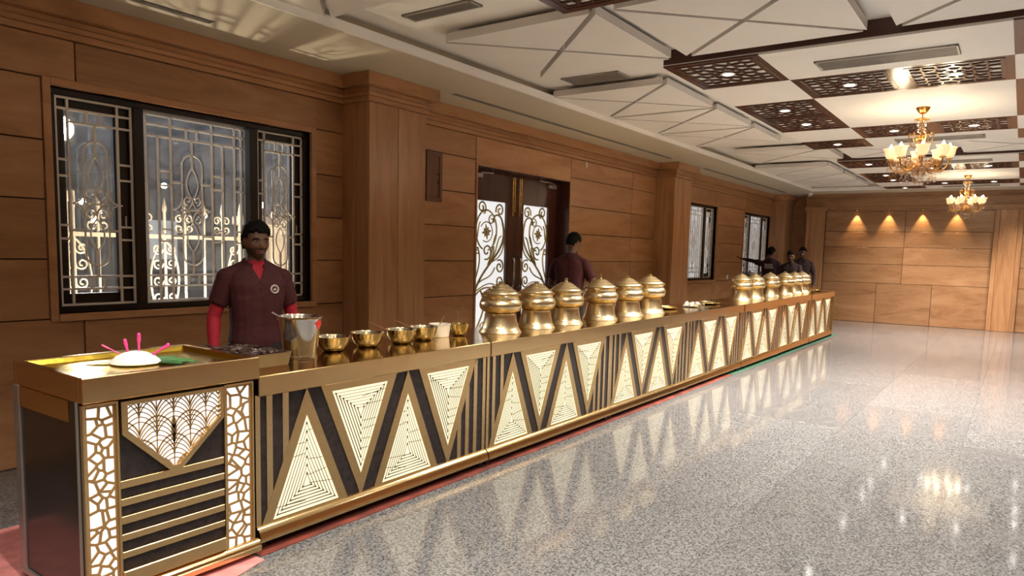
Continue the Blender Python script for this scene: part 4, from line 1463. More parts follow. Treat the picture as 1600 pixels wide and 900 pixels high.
lamp('fence_fill_glow', 'POINT', 240.0, (1.0, 0.84, 0.6), t, (0, 0.1, 0.43), shadow_soft_size=0.05)
# building across the yard with lit openings and distant lamps
t = thing('yard_building', 'dim low building across the yard with a grey band of roof', 'building', (9, 22, -0.02))
MB().box(-16, 18, 0, 4, 0, 3.4).build('wall', plain('dim_wall', (0.22, 0.21, 0.20), 0.8), t)
MB().box(-16, 18, -0.8, 4.5, 3.4, 3.9).build('roof', plain('dim_roof', (0.30, 0.31, 0.33), 0.7), t)
for i in range(8):
    MB().box(-14 + i * 4, -12.6 + i * 4, -0.05, 0.02, 1.0, 2.2).build('window', M['lit_window'], t)
rr = random.Random(21)
blm = emit('distant_lamp', (1.0, 0.9, 0.7), 14.0)
bl = MB().ball((0, 0, 0), 0.07, seg=10, rings=6).mesh('globe', blm)
pl = MB().tube([(0, 0, 0), (0, 0, -1)], 0.03, 6).mesh('pole', M['dark'])
for i in range(16):
    z = rr.uniform(1.6, 2.9)
    t = thing('distant_lamp', 'small distant lamp shining across the yard beyond the fence', 'lamp', (4.2 + i * 0.85 + rr.uniform(-.3, .3), 14 + rr.uniform(-2, 4), -0.02), group='distant lamps in the yard')
    put('globe', bl, t, (0, 0, z))
    o = put('pole', pl, t, (0, 0, z))
    o.scale = (1, 1, z)

# ================================================================== double door
DYy = 5.47
door = struct(put('door_1', None, None, (DOOR[0], DYy, 0)))
DW, DH = DOOR[1] - DOOR[0], DOOR[2]
MB().box(0, 0.03, -0.02, 0.1, 0, DH).box(DW - 0.03, DW, -0.02, 0.1, 0, DH).box(0.03, DW - 0.03, -0.02, 0.1, DH - 0.03, DH).build('door_frame', M['door'], door)
M['door_glass'] = plain('bright_frosted_glass', (0.7, 0.7, 0.68), 0.35, em=(0.93, 0.96, 1.0), es=0.62, var=0.1, scale=6)
def scroll_work(w, h):
    """gilded scrolls with a flower, origin at pane's bottom left"""
    m = MB()
    def T(p, r=0.008):
        m.tube([(x, 0, z) for x, z in p], r * 1.25, 5)
    fx, fz = w * 0.36, h * 0.795
    R = w * 0.34
    T(arc(fx, fz + 0.02, R, -80, 250, 36, R * 1.18), 0.009)
    T(spiral(w * 0.20, h * 0.955, w * 0.14, 0.02, -60, 1.35), 0.009)
    T(spiral(w * 0.80, h * 0.945, w * 0.14, 0.02, 200, -1.35), 0.009)
    for i in range(8):
        a = i * 45 + 10
        c, s = cos(radians(a)), sin(radians(a))
        n_ = (-s, c)
        L = 0.10 if i % 2 == 0 else 0.075
        p = [(fx + c * 0.022, fz + s * 0.022), (fx + c * L * .5 + n_[0] * 0.017, fz + s * L * .5 + n_[1] * 0.02), (fx + c * L, fz + s * L), (fx + c * L * .5 - n_[0] * 0.017, fz + s * L * .5 - n_[1] * 0.02)]
        m.prism(p, -0.006, 0.004)
    m.ball((fx, 0, fz), 0.024, 0.012, 0.024)
    # main stem sweeping up from the lower left, branches
    T(bez((0.01, h * 0.40), (w * 0.30, h * 0.60), (w * 1.15, h * 0.66), (w * 0.90, h * 0.86), 26), 0.012)
    T(bez((w * 0.90, h * 0.86), (w * 0.85, h * 0.93), (w * 0.55, h * 0.93), (w * 0.60, h * 0.86), 16), 0.010)
    T(bez((w * 0.42, h * 0.575), (w * 0.75, h * 0.64), (w * 0.7, h * 0.76), (w * 0.86, h * 0.77), 16))
    T(bez((w * 0.42, h * 0.575), (w * 0.60, h * 0.66), (w * 0.55, h * 0.72), (w * 0.70, h * 0.79), 14))
    T(spiral(w * 0.38, h * 0.665, w * 0.17, 0.02, 250, 1.25), 0.009)
    T(bez((0.0, h * 0.46), (w * 0.12, h * 0.55), (w * 0.22, h * 0.62), (w * 0.08, h * 0.69), 14))
    T(spiral(w * 0.08, h * 0.665, w * 0.075, 0.012, 60, 1.2), 0.007)
    T(spiral(w * 0.82, h * 0.56, w * 0.15, 0.02, 120, -1.4), 0.009)
    T(spiral(w * 0.82, h * 0.455, w * 0.14, 0.02, -120, 1.4), 0.009)
    T(bez((w * 0.05, h * 0.43), (w * 0.25, h * 0.50), (w * 0.5, h * 0.46), (w * 0.66, h * 0.555), 14))
    T(bez((0.0, h * 0.36), (w * 0.3, h * 0.47), (w * 0.8, h * 0.40), (w * 0.95, h * 0.38), 14), 0.010)
    T(spiral(w * 0.32, h * 0.33, w * 0.16, 0.02, 100, -1.4), 0.009)
    T(bez((0.0, h * 0.08), (w * 0.1, h * 0.2), (w * 0.5, h * 0.26), (w * 0.2, h * 0.40), 16), 0.010)
    T(spiral(w * 0.66, h * 0.25, w * 0.2, 0.02, 90, 1.3), 0.009)
    T(spiral(w * 0.3, h * 0.14, w * 0.2, 0.02, -90, 1.3), 0.009)
    T(bez((w * 0.9, h * 0.4), (w * 0.95, h * 0.2), (w * 0.6, h * 0.1), (w * 0.8, h * 0.03), 14), 0.010)
    T(bez((w * 0.10, h * 0.44), (w * 0.35, h * 0.56), (w * 0.62, h * 0.60), (w * 0.62, h * 0.70), 14), 0.007)
    T(bez((w * 0.45, h * 0.585), (w * 0.95, h * 0.62), (w * 1.0, h * 0.70), (w * 0.93, h * 0.80), 14), 0.008)
    T(bez((w * 0.05, h * 0.40), (w * 0.3, h * 0.44), (w * 0.55, h * 0.47), (w * 0.74, h * 0.42), 12), 0.007)
    T(spiral(w * 0.52, h * 0.875, w * 0.10, 0.015, 90, 1.1), 0.007)
    T(arc(fx, fz, w * 0.2, -120, 150, 20), 0.006)
    T(bez((w * 0.02, h * 0.76), (w * 0.1, h * 0.72), (w * 0.06, h * 0.84), (w * 0.16, h * 0.86), 10), 0.007)
    return m
PW, PH, PZ = 0.62, 1.86, 0.25
sw = scroll_work(PW, PH).mesh('scroll_work', M['iron_gold'])
for k in (0, 1):
    x0, x1 = (0.032, DW / 2 - 0.002) if k == 0 else (DW / 2 + 0.002, DW - 0.032)
    px = 0.24 if k == 0 else DW - 0.24 - PW
    lf = MB().plate([(x0, 0.008), (x1, 0.008), (x1, DH - 0.034), (x0, DH - 0.034)], [[(px, PZ), (px + PW, PZ), (px + PW, PZ + PH), (px, PZ + PH)]], 0.0, 0.045).build('door_leaf', M['door'], door)
    MB().box(px - 0.004, px + PW + 0.004, 0.03, 0.036, PZ - 0.004, PZ + PH + 0.004).build('pane', M['door_glass'], lf)
    o = put('scroll_work', sw, lf, (px if k == 0 else px + PW, 0.018, PZ))
    if k:
        o.scale = (-1, 1, 1)
    b = MB()
    for a in (px - 0.015, px + PW):
        b.box(a, a + 0.015, -0.006, 0.0, PZ - 0.015, PZ + PH + 0.015)
    b.box(px, px + PW, -0.006, 0.0, PZ - 0.015, PZ).box(px, px + PW, -0.006, 0.0, PZ + PH, PZ + PH + 0.015)
    b.build('bead', M['door'], lf)
    hx = DW / 2 + (-0.075 if k == 0 else 0.075)
    for dx, z0, z1 in ((-0.02, 1.94, 2.44), (0.022, 1.99, 2.44)):
        r = MB().tube([(hx + dx, -0.03, z0), (hx + dx, -0.03, z1)], 0.0085, 10)
        for z in (z0 + 0.03, (z0 + z1) / 2, z1 - 0.04):
            r.box(hx + dx - 0.012, hx + dx + 0.012, -0.032, 0.0, z - 0.012, z + 0.012, 0.002)
        r.ball((hx + dx, -0.034, z0 + 0.015), 0.013, seg=10, rings=6)
        r.build('tower_bolt', M['gold'], lf)
    hh = MB().tube([(hx, 0.0, 1.02), (hx, -0.05, 1.04), (hx, -0.06, 1.08), (hx, -0.06, 1.36), (hx, -0.05, 1.4), (hx, 0.0, 1.42)], 0.013, 10)
    hh.build('pull_handle', M['steel'], lf)
    cx = 0.10 if k == 0 else DW - 0.30
    cl = MB().box(cx, cx + 0.20, -0.045, 0.0, 2.375, 2.43, 0.005)
    cl.tube([(cx + 0.15, -0.05, 2.435), (cx + 0.33 if k == 0 else cx - 0.1, -0.10, 2.44), (cx + 0.42 if k == 0 else cx - 0.2, -0.02, 2.46)], 0.008, 6)
    cl.build('door_closer', M['alu'], lf)
MB().box(-0.004, 0.012, -0.19, -0.02, 0, DH).build('reveal_board', M['door'], door)
MB().box(DW - 0.012, DW + 0.004, -0.19, -0.02, 0, DH).build('reveal_board', M['door'], door)
MB().box(0, DW, -0.19, -0.02, DH - 0.012, DH + 0.004).build('reveal_board', M['door'], door)
struct(MB().box(6.5, 8.9, 5.62, 5.66, 0, 2.6).build('wall_behind_door', M['white']))

# small things on the left wall
t = thing('wall_cabinet', 'small brown wooden cabinet with frame set in the stone wall', 'cabinet', (5.752, WY, 2.012))
cf = MB()
cw, ch = 0.25, 0.53
cf.box(0, cw, -0.028, 0, 0, 0.045, 0.003).box(0, cw, -0.028, 0, ch - 0.045, ch, 0.003).box(0, 0.045, -0.028, 0, 0.045, ch - 0.045, 0.003).box(cw - 0.045, cw, -0.028, 0, 0.045, ch - 0.045, 0.003)
cf.build('cabinet_frame', M['cabinet'], t)
dr = MB().box(0.045, cw - 0.045, -0.018, 0, 0.045, ch - 0.045, 0.003).build('door', M['cabinet'], t)
MB().tube([(cw - 0.075, -0.02, 0.20), (cw - 0.075, -0.045, 0.21), (cw - 0.075, -0.045, 0.29), (cw - 0.075, -0.02, 0.30)], 0.006, 8).build('handle', M['dark'], dr)
for x, z, w, h, l in ((9.183, 2.765, 0.045, 0.075, 'small white sensor plate high on the wall past the door'), (15.53, 1.04, 0.09, 0.09, 'white wall socket low between the two far windows')):
    t = thing('wall_plate', l, 'wall plate', (x, WY, z))
    MB().box(-w / 2, w / 2, -0.012, 0, -h / 2, h / 2, 0.003).build('cover', M['plastic_white'], t)
    MB().box(-w / 5, w / 5, -0.016, -0.011, -h / 4, h / 4, 0.002).build('button', M['plastic_white'], t)
t = thing('security_camera', 'white dome camera under the soffit in the far corner', 'camera', (18.3, 4.3, SZ))
MB().lathe([(0, 0), (0.06, 0), (0.06, -0.03), (0.052, -0.04), (0, -0.04)], 24).build('mount', M['plastic_white'], t)
MB().lathe([(0.05, -0.04), (0.048, -0.06), (0.035, -0.085), (0, -0.097)], 24).build('dome', M['plastic_white'], t)
MB().lathe([(0, 0), (0.018, 0), (0.018, -0.02), (0, -0.02)], 14, (-0.03, -0.02, -0.07)).build('lens', M['dark'], t)

# wall-washer lamps tucked under the far cornice
for y, l in ((3.33, 'warm wall-washer lamp beside the corner pilaster of the far wall'), (2.64, 'second warm wall-washer lamp from the far wall\'s corner pilaster'), (1.95, 'third warm wall-washer lamp from the far wall\'s corner pilaster'), (1.28, 'warm wall-washer lamp of the far wall behind the far chandelier')):
    t = thing('wall_washer', l, 'lamp', (FX - 0.07, y, 2.69), group='wall washers on the far wall')
    MB().lathe([(0.022, 0), (0.024, -0.03), (0.020, -0.032), (0.018, -0.01), (0, -0.01)], 18).build('housing', M['gold'], t)
    MB().lathe([(0, -0.018), (0.018, -0.018)], 14).build('lens', emit('washer_lens', (1.0, 0.72, 0.36), 20.0), t)
    lamp('washer_beam', 'SPOT', WASH_W, (1.0, 0.70, 0.34), t, (0, 0, -0.02), spot_size=radians(62), spot_blend=0.55, shadow_soft_size=0.012)

# ================================================================== chandeliers
M['crystal'] = crystal('cut_crystal')
M['amber'] = crystal('amber_crystal', (1.0, 0.80, 0.60), 0.4)
def shade_mat():
    m, nt, b = nodes('frosted_tulip_glass')
    b.inputs['Base Color'].default_value = (0.75, 0.60, 0.42, 1)
    b.inputs['Roughness'].default_value = 0.35
    b.inputs['Emission Color'].default_value = (1.0, 0.68, 0.32, 1)
    b.inputs['Emission Strength'].default_value = 0.7
    return m
M['shade'] = shade_mat()
M['bulb'] = emit('candle_bulb', (1.0, 0.90, 0.68), 24.0)
M['antique'] = plain('antique_gold', (0.55, 0.30, 0.10), 0.28, 1.0)
def make_chandelier():
    t = thing('chandelier', 'chandelier', 'chandelier', group='crystal chandeliers')
    # hangs from z = 0 down to -0.82
    MB().lathe([(0, 0), (0.062, 0), (0.064, -0.006), (0.052, -0.03), (0.036, -0.055), (0.020, -0.066), (0.006, -0.07), (0, -0.07)], 24, wob=lambda a, i: 0.05 * cos(12 * a)).build('canopy', M['antique'], t)
    MB().tube([(0, 0, -0.07), (0, 0, -0.11)], 0.006, 8).build('hook', M['antique'], t)
    MB().tube([(0, 0, -0.10), (0, 0, -0.70)], 0.009, 8).build('rod', M['antique'], t)
    MB().lathe([(0.01, -0.108), (0.058, -0.112), (0.070, -0.118), (0.060, -0.124), (0.012, -0.128)], 28, wob=lambda a, i: 0.06 * cos(10 * a)).build('top_dish', M['antique'], t)
    for i, (z, r, h, k) in enumerate(((-0.165, 0.058, 0.036, 'crystal'), (-0.235, 0.044, 0.030, 'amber'), (-0.385, 0.047, 0.028, 'amber'), (-0.445, 0.042, 0.032, 'crystal'), (-0.51, 0.036, 0.035, 'amber'))):
        MB().ball((0, 0, z), r, r, h, 18, 10).build('crystal_ball', M[k], t)
    MB().lathe([(0.014, -0.275), (0.034, -0.285), (0.046, -0.305), (0.044, -0.325), (0.030, -0.343), (0.012, -0.35)], 24, wob=lambda a, i: 0.06 * cos(12 * a)).build('gilt_urn', M['antique'], t)
    MB().lathe([(0.016, -0.53), (0.030, -0.55), (0.055, -0.575), (0.060, -0.585), (0.048, -0.60), (0.020, -0.61), (0, -0.612)], 24).build('arm_hub', M['antique'], t)
    MB().lathe([(0.062, -0.62), (0.066, -0.64), (0.058, -0.67), (0.040, -0.70), (0.016, -0.715), (0, -0.72)], 24).build('crystal_bowl', M['crystal'], t)
    MB().ball((0, 0, -0.76), 0.026, seg=14, rings=8).build('crystal_ball', M['crystal'], t)
    arm = MB()
    p = bez((0.05, 0, -0.575), (0.14, 0, -0.70), (0.27, 0, -0.66), (0.265, 0, -0.535), 18)
    arm.tube(p, [0.011 - 0.003 * i / 18 for i in range(19)], 8)
    arm.tube([(x, 0, z) for x, z in spiral(0.145, -0.565, 0.05, 0.014, 250, 1.2, 20)], 0.006, 6)
    arm.lathe([(0.004, -0.54), (0.030, -0.532), (0.036, -0.524), (0.022, -0.518), (0.010, -0.516), (0, -0.516)], 16, (0.265, 0, 0))
    am = arm.mesh('arm', M['antique'])
    fr = lambda a, i: (0.11 * cos(6 * a) if i in (5, 6) else (0.06 * cos(6 * a) if i in (4, 7) else 0))
    sm = MB().lathe([(0.012, -0.518), (0.040, -0.505), (0.052, -0.480), (0.055, -0.455), (0.056, -0.432), (0.068, -0.410), (0.066, -0.409), (0.053, -0.433), (0.052, -0.456), (0.049, -0.479), (0.038, -0.502), (0.010, -0.514)], 36, wob=fr).mesh('tulip_shade', M['shade'])
    bm_ = MB().lathe([(0.012, -0.505), (0.012, -0.47), (0.020, -0.445), (0.022, -0.42), (0.016, -0.395), (0.006, -0.372), (0, -0.365)], 14).mesh('bulb', M['bulb'])
    dp = MB().ball((0, 0, 0), 0.0055, seg=8, rings=5).ball((0, 0, -0.017), 0.008, seg=8, rings=5)
    dp.lathe([(0, -0.026), (0.006, -0.035), (0.014, -0.056), (0.012, -0.068), (0, -0.076)], 8)
    dm = dp.mesh('crystal_drop', M['crystal'])
    sd = MB().ball((0, 0, 0), 0.009, seg=8, rings=5).ball((0, 0, -0.02), 0.006, seg=8, rings=5).mesh('crystal_bead', M['crystal'])
    sdA = sd.copy()
    sdA.materials[0] = M['amber']
    lt = bpy.data.lights.new('candle_glow', 'POINT')
    lt.energy, lt.color, lt.shadow_soft_size = BULB_W, (1.0, 0.78, 0.48), 0.03
    for i in range(8):
        a = 2 * pi * i / 8 + 0.2
        ao = put('arm', am, t, (0, 0, 0), a)
        put('tulip_shade', sm, ao, (0.265, 0, 0))
        put('bulb', bm_, ao, (0.265, 0, 0))
        put('crystal_drop', dm, ao, (0.275, 0, -0.545)).scale = (1.5, 1.5, 1.35)
        put('crystal_drop', dm, ao, (0.15, 0, -0.66)).scale = (1.5, 1.5, 1.35)
        put('crystal_bead', sd, ao, (0.20, 0, -0.655))
        put('candle_glow', lt, ao, (0.265, 0, -0.36))
    for i in range(12):
        a = 2 * pi * i / 12
        put('crystal_drop', dm, t, (0.062 * cos(a), 0.062 * sin(a), -0.625))
        put('crystal_bead', sd, t, (0.066 * cos(a), 0.066 * sin(a), -0.125))
        if i % 2 == 0:
            put('crystal_drop', dm, t, (0.05 * cos(a), 0.05 * sin(a), -0.70))
    rr = random.Random(12)
    for i in range(48):
        a, q = rr.uniform(0, 2 * pi), rr.uniform(0.07, 0.23)
        put('crystal_bead', sdA if i % 3 == 0 else sd, t, (q * cos(a), q * sin(a), rr.uniform(-0.50, -0.62) - 0.12 * (0.23 - q))).scale = (2.0, 2.0, 2.0)
    fm = finger_mesh()
    for i in range(6):
        put('scroll_finger', fm, t, (0, 0, 0), 2 * pi * i / 6 + 0.5)
    return t
def finger_mesh():
    m = MB().tube(bez((0.03, 0, -0.40), (0.09, 0, -0.42), (0.10, 0, -0.34), (0.115, 0, -0.27), 10), 0.005, 6)
    m.tube([(x, 0, z) for x, z in spiral(0.098, -0.275, 0.018, 0.006, 0, 1.2, 12)], 0.004, 5)
    return m.mesh('scroll_finger', M['antique'])
ch1 = make_chandelier()
ch1.location = (8.52, 0.955, SLZ)
ch1['label'] = 'gilt crystal chandelier with lit tulip shades hung between two brown fretwork bands'
copy_tree(ch1, loc=(15.48, 0.93, SLZ), rz=0.35, label='gilt crystal chandelier hanging farther down the hall before the far wall')
copy_tree(ch1, loc=(1.58, 0.955, SLZ), rz=0.6, label='gilt crystal chandelier above the taller art-deco counter\'s end of the hall')

# ================================================================== people
def sst(t):
    t = max(0.0, min(1.0, t))
    return t * t * (3 - 2 * t)
def gauss(a, s):
    return math.exp(-(a / s) ** 2)
def head_verts(grow=0.0, hair=False, seed=0.0, nu=44, nv=34):
    """head around its centre, x forward, y left, z up"""
    vs = []
    for i in range(nv + 1):
        th = pi * i / nv
        for j in range(nu):
            ph = 2 * pi * j / nu
            d = Vector((sin(th) * cos(ph), sin(th) * sin(ph), cos(th)))
            x, y, z = d.x * 0.096, d.y * 0.076, d.z * 0.118
            lo = sst(-z / 0.118)
            y *= 1 - 0.30 * lo
            x *= (1 - 0.06 * lo) if x > 0 else (1 - 0.42 * lo)
            if x > 0:
                f = sst(x / 0.06)
                x -= 0.010 * f * (1 - abs(y) / 0.08) * (gauss(z - 0.05, 0.05))
                x += 0.006 * f * gauss(z - 0.028, 0.010)                                    # brow
                for s in (-1, 1):
                    x -= 0.011 * f * gauss(y - s * 0.032, 0.017) * gauss(z - 0.008, 0.013)   # sockets
                    y += s * 0.004 * gauss(y - s * 0.05, 0.02) * gauss(z + 0.02, 0.02)       # cheekbones
                t = sst((0.022 - z) / 0.05) if z > -0.030 else gauss(z + 0.030, 0.009)
                x += 0.024 * f * gauss(y, 0.0105 + 0.006 * sst((0.01 - z) / 0.04)) * t       # nose
                x += 0.0055 * f * gauss(y, 0.021) * (gauss(z + 0.052, 0.006) + gauss(z + 0.064, 0.007))
                x -= 0.003 * f * gauss(y, 0.022) * gauss(z + 0.058, 0.003)
                x += 0.009 * f * gauss(y, 0.022) * gauss(z + 0.098, 0.018)                   # chin
            p = Vector((x, y, z))
            if grow:
                p += d * grow
            vs.append(p)
    fs = []
    for i in range(nv):
        for j in range(nu):
            k = (j + 1) % nu
            fs.append((i * nu + j, (i + 1) * nu + j, (i + 1) * nu + k, i * nu + k))
    return vs, fs
def loft(rings, n=22):
    """rings of (centre, rx, ry): elliptical sections in horizontal planes"""
    vs, fs = [], []
    for c, rx, ry in rings:
        for j in range(n):
            a = 2 * pi * j / n
            q = 0.86 + 0.14 * (1 - abs(sin(2 * a)))
            vs.append((c[0] + rx * cos(a) / q * 0.93, c[1] + ry * sin(a) / q * 0.93, c[2]))
    for i in range(len(rings) - 1):
        for j in range(n):
            k = (j + 1) % n
            fs.append((i * n + j, i * n + k, (i + 1) * n + k, (i + 1) * n + j))
    fs += [tuple(range(n - 1, -1, -1)), tuple((len(rings) - 1) * n + j for j in range(n))]
    return vs, fs
def limb(pts, rs, n=12, sub=5):
    path, rad = [], []
    for i in range(len(pts) - 1):
        for k in range(sub):
            t = k / sub
            path.append(Vector(pts[i]).lerp(Vector(pts[i + 1]), t))
            rad.append(rs[i] + (rs[i + 1] - rs[i]) * t)
    path.append(Vector(pts[-1]))
    rad.append(rs[-1])
    m = MB().tube(path, rad, n)
    m.ball(tuple(path[0]), rad[0], seg=n, rings=8).ball(tuple(path[-1]), rad[-1], seg=n, rings=8)
    return m.v, m.f
def person(label, loc, rz, arms, head=(0, 0, 0), lean=0.0, voxel=0.007, shirt='maroon', sleeve='skin', beard=False, full_hair=1.0, wide=1.0, S=1.0):
    """arms: (elbow_left, wrist_left, elbow_right, wrist_right) in local metres; head: yaw, pitch of the head; lean: forward bend"""
    root = thing('person', label, 'person', loc, rz, 'staff behind the counter')
    src = []     # (verts, faces, tag)
    def bend(p):
        x, y, z = p
        if lean and z > 0.95:
            k = (z - 0.95)
            x, z = x + sin(lean) * k, 0.95 + (z - 0.95) * cos(lean)
        return Vector((x, y, z))
    v, f = loft([((-0.005, 0, 0.80), 0.09, 0.13), ((-0.01, 0, 0.86), 0.112, 0.160), ((0, 0, 0.94), 0.110, 0.158), ((0.005, 0, 1.03), 0.104, 0.148), ((0.01, 0, 1.12), 0.108, 0.152), ((0.01, 0, 1.22), 0.116, 0.166), ((0.005, 0, 1.31), 0.116, 0.178), ((-0.005, 0, 1.365), 0.098, 0.168), ((-0.012, 0, 1.405), 0.080, 0.128), ((-0.012, 0, 1.435), 0.064, 0.080), ((-0.008, 0, 1.46), 0.054, 0.058)])
    src.append(([bend(p) for p in v], f, 'torso'))
    neck0, neck1 = bend((-0.008, 0, 1.42)), bend((0.012, 0, 1.53))
    v, f = limb([neck0, neck1], [0.056, 0.052])
    src.append(([Vector(p) for p in v], f, 'neck'))
    HC = bend((0.022, 0, 1.585))
    HM = Matrix.Translation(HC) @ Matrix.Rotation(head[0], 4, 'Z') @ Matrix.Rotation(head[1], 4, 'Y')
    v, f = head_verts()
    src.append(([HM @ p for p in v], f, 'head'))
    for s in (-1, 1):
        m = MB().ball((-0.004, s * 0.075, -0.002), 0.017, 0.008, 0.030, 10, 8)
        m.ball((0.0, s * 0.079, 0.008), 0.015, 0.006, 0.018, 10, 8)
        src.append(([HM @ Vector(p) for p in m.v], m.f, 'skin'))
    for s, el, wr in ((1, arms[0], arms[1]), (-1, arms[2], arms[3])):
        sh = bend((-0.005, s * 0.176, 1.352))
        v, f = limb([bend((-0.014, s * 0.035, 1.435)), bend((-0.012, s * 0.10, 1.395)), sh], [0.040, 0.044, 0.050])
        src.append(([Vector(p) for p in v], f, 'yoke'))
        el, wr = Vector(el), Vector(wr)
        mid = sh.lerp(el, 0.62)
        v, f = limb([sh, sh.lerp(el, 0.35), mid], [0.054, 0.054, 0.051])
        src.append(([Vector(p) for p in v], f, 'sleeve'))
        v, f = limb([mid, el, el.lerp(wr, 0.3), wr], [0.047, 0.042, 0.043, 0.028])
        src.append(([Vector(p) for p in v], f, 'forearm'))
        d = (wr - el).normalized()
        side = d.cross(Vector((1, 0, 0)) if abs(d.x) < 0.8 else Vector((0, 0, 1))).normalized()
        out = side.cross(d).normalized()
        if out.x < 0 and abs(d.x) < 0.8:
            out = -out
        # palm: flattened along 'side', width along 'out'
        P = wr + d * 0.05
        R = Matrix((out, side, d)).transposed()
        m = MB().ball(tuple(P), 0.040, 0.017, 0.052, 12, 8, R)
        src.append(([Vector(p) for p in m.v], m.f, 'skin'))
        curl = -side * s
        for k, (o_, L) in enumerate(((0.028, 0.070), (0.010, 0.080), (-0.009, 0.075), (-0.027, 0.060))):
            a = wr + d * 0.085 + out * o_
            b = a + d * L * 0.45 + curl * 0.006
            c = b + d * L * 0.32 + curl * 0.016
            e = c + d * L * 0.20 + curl * 0.020
            v, f = limb([a, b, c, e], [0.0098, 0.0092, 0.0085, 0.0072], 8, 3)
            src.append(([Vector(p) for p in v], f, 'skin'))
        a = wr + d * 0.025 + out * 0.028
        v, f = limb([a, a + d * 0.03 + out * 0.026 + curl * 0.008, a + d * 0.062 + out * 0.030 + curl * 0.018], [0.0125, 0.0112, 0.0085], 8, 3)
        src.append(([Vector(p) for p in v], f, 'skin'))
    for s in (-1, 1):
        v, f = limb([(-0.005, s * 0.085, 0.88), (0.0, s * 0.095, 0.68), (0.012, s * 0.10, 0.48), (-0.008, s * 0.102, 0.33), (-0.022, s * 0.105, 0.09)], [0.090, 0.078, 0.058, 0.056, 0.040], 14)
        src.append(([Vector(p) for p in v], f, 'legs'))
        m = MB().ball((0.045, s * 0.112, 0.038), 0.132, 0.047, 0.036, 14, 8)
        m.ball((-0.035, s * 0.106, 0.05), 0.05, 0.042, 0.048, 12, 8)
        src.append(([Vector(p) for p in m.v], m.f, 'shoe'))
    # union into one skin
    V, F, T = [], [], []
    for v, f, tg in src:
        n = len(V)
        V += [tuple(p) for p in v]
        F += [tuple(i + n for i in q) for q in f]
        T += [tg] * len(v)
    me = bpy.data.meshes.new('raw')
    me.from_pydata(V, [], F)
    bm = bmesh.new()
    bm.from_mesh(me)
    bmesh.ops.remove_doubles(bm, verts=bm.verts, dist=1e-6)
    bmesh.ops.recalc_face_normals(bm, faces=bm.faces)
    bm.to_mesh(me)
    bm.free()
    ob = bpy.data.objects.new('raw', me)
    COL.objects.link(ob)
    r = ob.modifiers.new('r', 'REMESH')
    r.mode, r.voxel_size, r.use_smooth_shade = 'VOXEL', voxel, True
    s_ = ob.modifiers.new('s', 'SMOOTH')
    s_.factor, s_.iterations = 0.5, 3
    dg = bpy.context.evaluated_depsgraph_get()
    body = bpy.data.meshes.new_from_object(ob.evaluated_get(dg), depsgraph=dg)
    bpy.data.objects.remove(ob)
    kd = KDTree(len(V))
    for i, p in enumerate(V):
        kd.insert(p, i)
    kd.balance()
    HI = HM.inverted()
    def region(p):
        tg = T[kd.find(p)[1]]
        if tg in ('torso', 'neck', 'yoke'):
            q = bend((0, 0, 1.30))
            if p.z > bend((0, 0, 1.468)).z:
                return 'skin'
            if p.z > q.z + 0.045 and p.x > 0.03 and abs(p.y) < (p.z - q.z - 0.03) * 0.42:
                return 'under'
            return 'shirt' if p.z > 0.86 else 'legs'
        if tg in ('sleeve', 'forearm'):
            s = 1 if p.y > 0 else -1
            a = bend((-0.005, s * 0.176, 1.352))
            e = Vector(arms[0] if s > 0 else arms[2])
            t = (p - a).dot(e - a) / (e - a).length_squared
            return 'shirt' if t < 0.64 else 'forearm'
        if tg == 'head':
            h = HI @ p
            if beard and h.z < -0.035 and h.x > -0.02 and not (h.x > 0.07 and -0.075 < h.z < -0.045 and abs(h.y) < 0.028):
                return 'beard'
            return 'skin'
        return tg
    reg = [region(v.co) for v in body.vertices]
    mats = [M['skin'], M['beard'], M[sleeve], M['red_shirt'] if sleeve == 'red_shirt' else M[shirt]]
    for m_ in mats:
        body.materials.append(m_)
    def vote(poly, table, default):
        c = {}
        for i in poly.vertices:
            k = table.get(reg[i], default)
            c[k] = c.get(k, 0) + 1
        return max(c, key=c.get)
    for poly in body.polygons:
        poly.material_index = vote(poly, {'skin': 0, 'beard': 1, 'forearm': 2, 'under': 3, 'shirt': 3}, 0)
        poly.use_smooth = True
    bo = put('body', body, root)
    # garments: an offset skin over part of the body
    def garment(name, tags, off, mat, fold):
        idx, gv, gf = {}, [], []
        for poly in body.polygons:
            if sum(reg[i] in tags for i in poly.vertices) < len(poly.vertices) / 2 + 0.1:
                continue
            q = []
            for i in poly.vertices:
                if i not in idx:
                    idx[i] = len(gv)
                    v = body.vertices[i]
                    n_ = noise.noise(v.co * 7 + Vector((rz, loc[0], 0))) * 0.6 + noise.noise(Vector((v.co.x * 9, v.co.y * 9, v.co.z * 22))) * 0.4
                    gv.append(v.co + v.normal * (off + fold * n_))
                q.append(idx[i])
            gf.append(tuple(q))
        if not gf:
            return
        g = bpy.data.meshes.new(name)
        g.from_pydata([tuple(p) for p in gv], [], gf)
        b_ = bmesh.new()
        b_.from_mesh(g)
        b_.normal_update()
        ed = [e for e in b_.edges if e.is_boundary]
        ex = bmesh.ops.extrude_edge_only(b_, edges=ed)
        for v in [x for x in ex['geom'] if isinstance(x, bmesh.types.BMVert)]:
            nn = Vector((0, 0, 0))
            for e in v.link_edges:
                o2 = e.other_vert(v)
                if len(o2.link_faces) >= 2:
                    nn += o2.normal
            if nn.length > 0:
                v.co -= nn.normalized() * (off + fold)
        b_.to_mesh(g)
        b_.free()
        g.polygons.foreach_set('use_smooth', [True] * len(g.polygons))
        g.materials.append(mat)
        return put(name, g, root)
    sh_o = garment('shirt', ('shirt',), 0.011, M[shirt], 0.007)
    garment('trousers', ('legs',), 0.010, M['black_cloth'], 0.006)
    garment('shoes', ('shoe',), 0.004, M['black_leather'], 0.0)
    # hair: cap over the crown with a ragged rim
    hv, hf = head_verts(0.004)
    keep = []
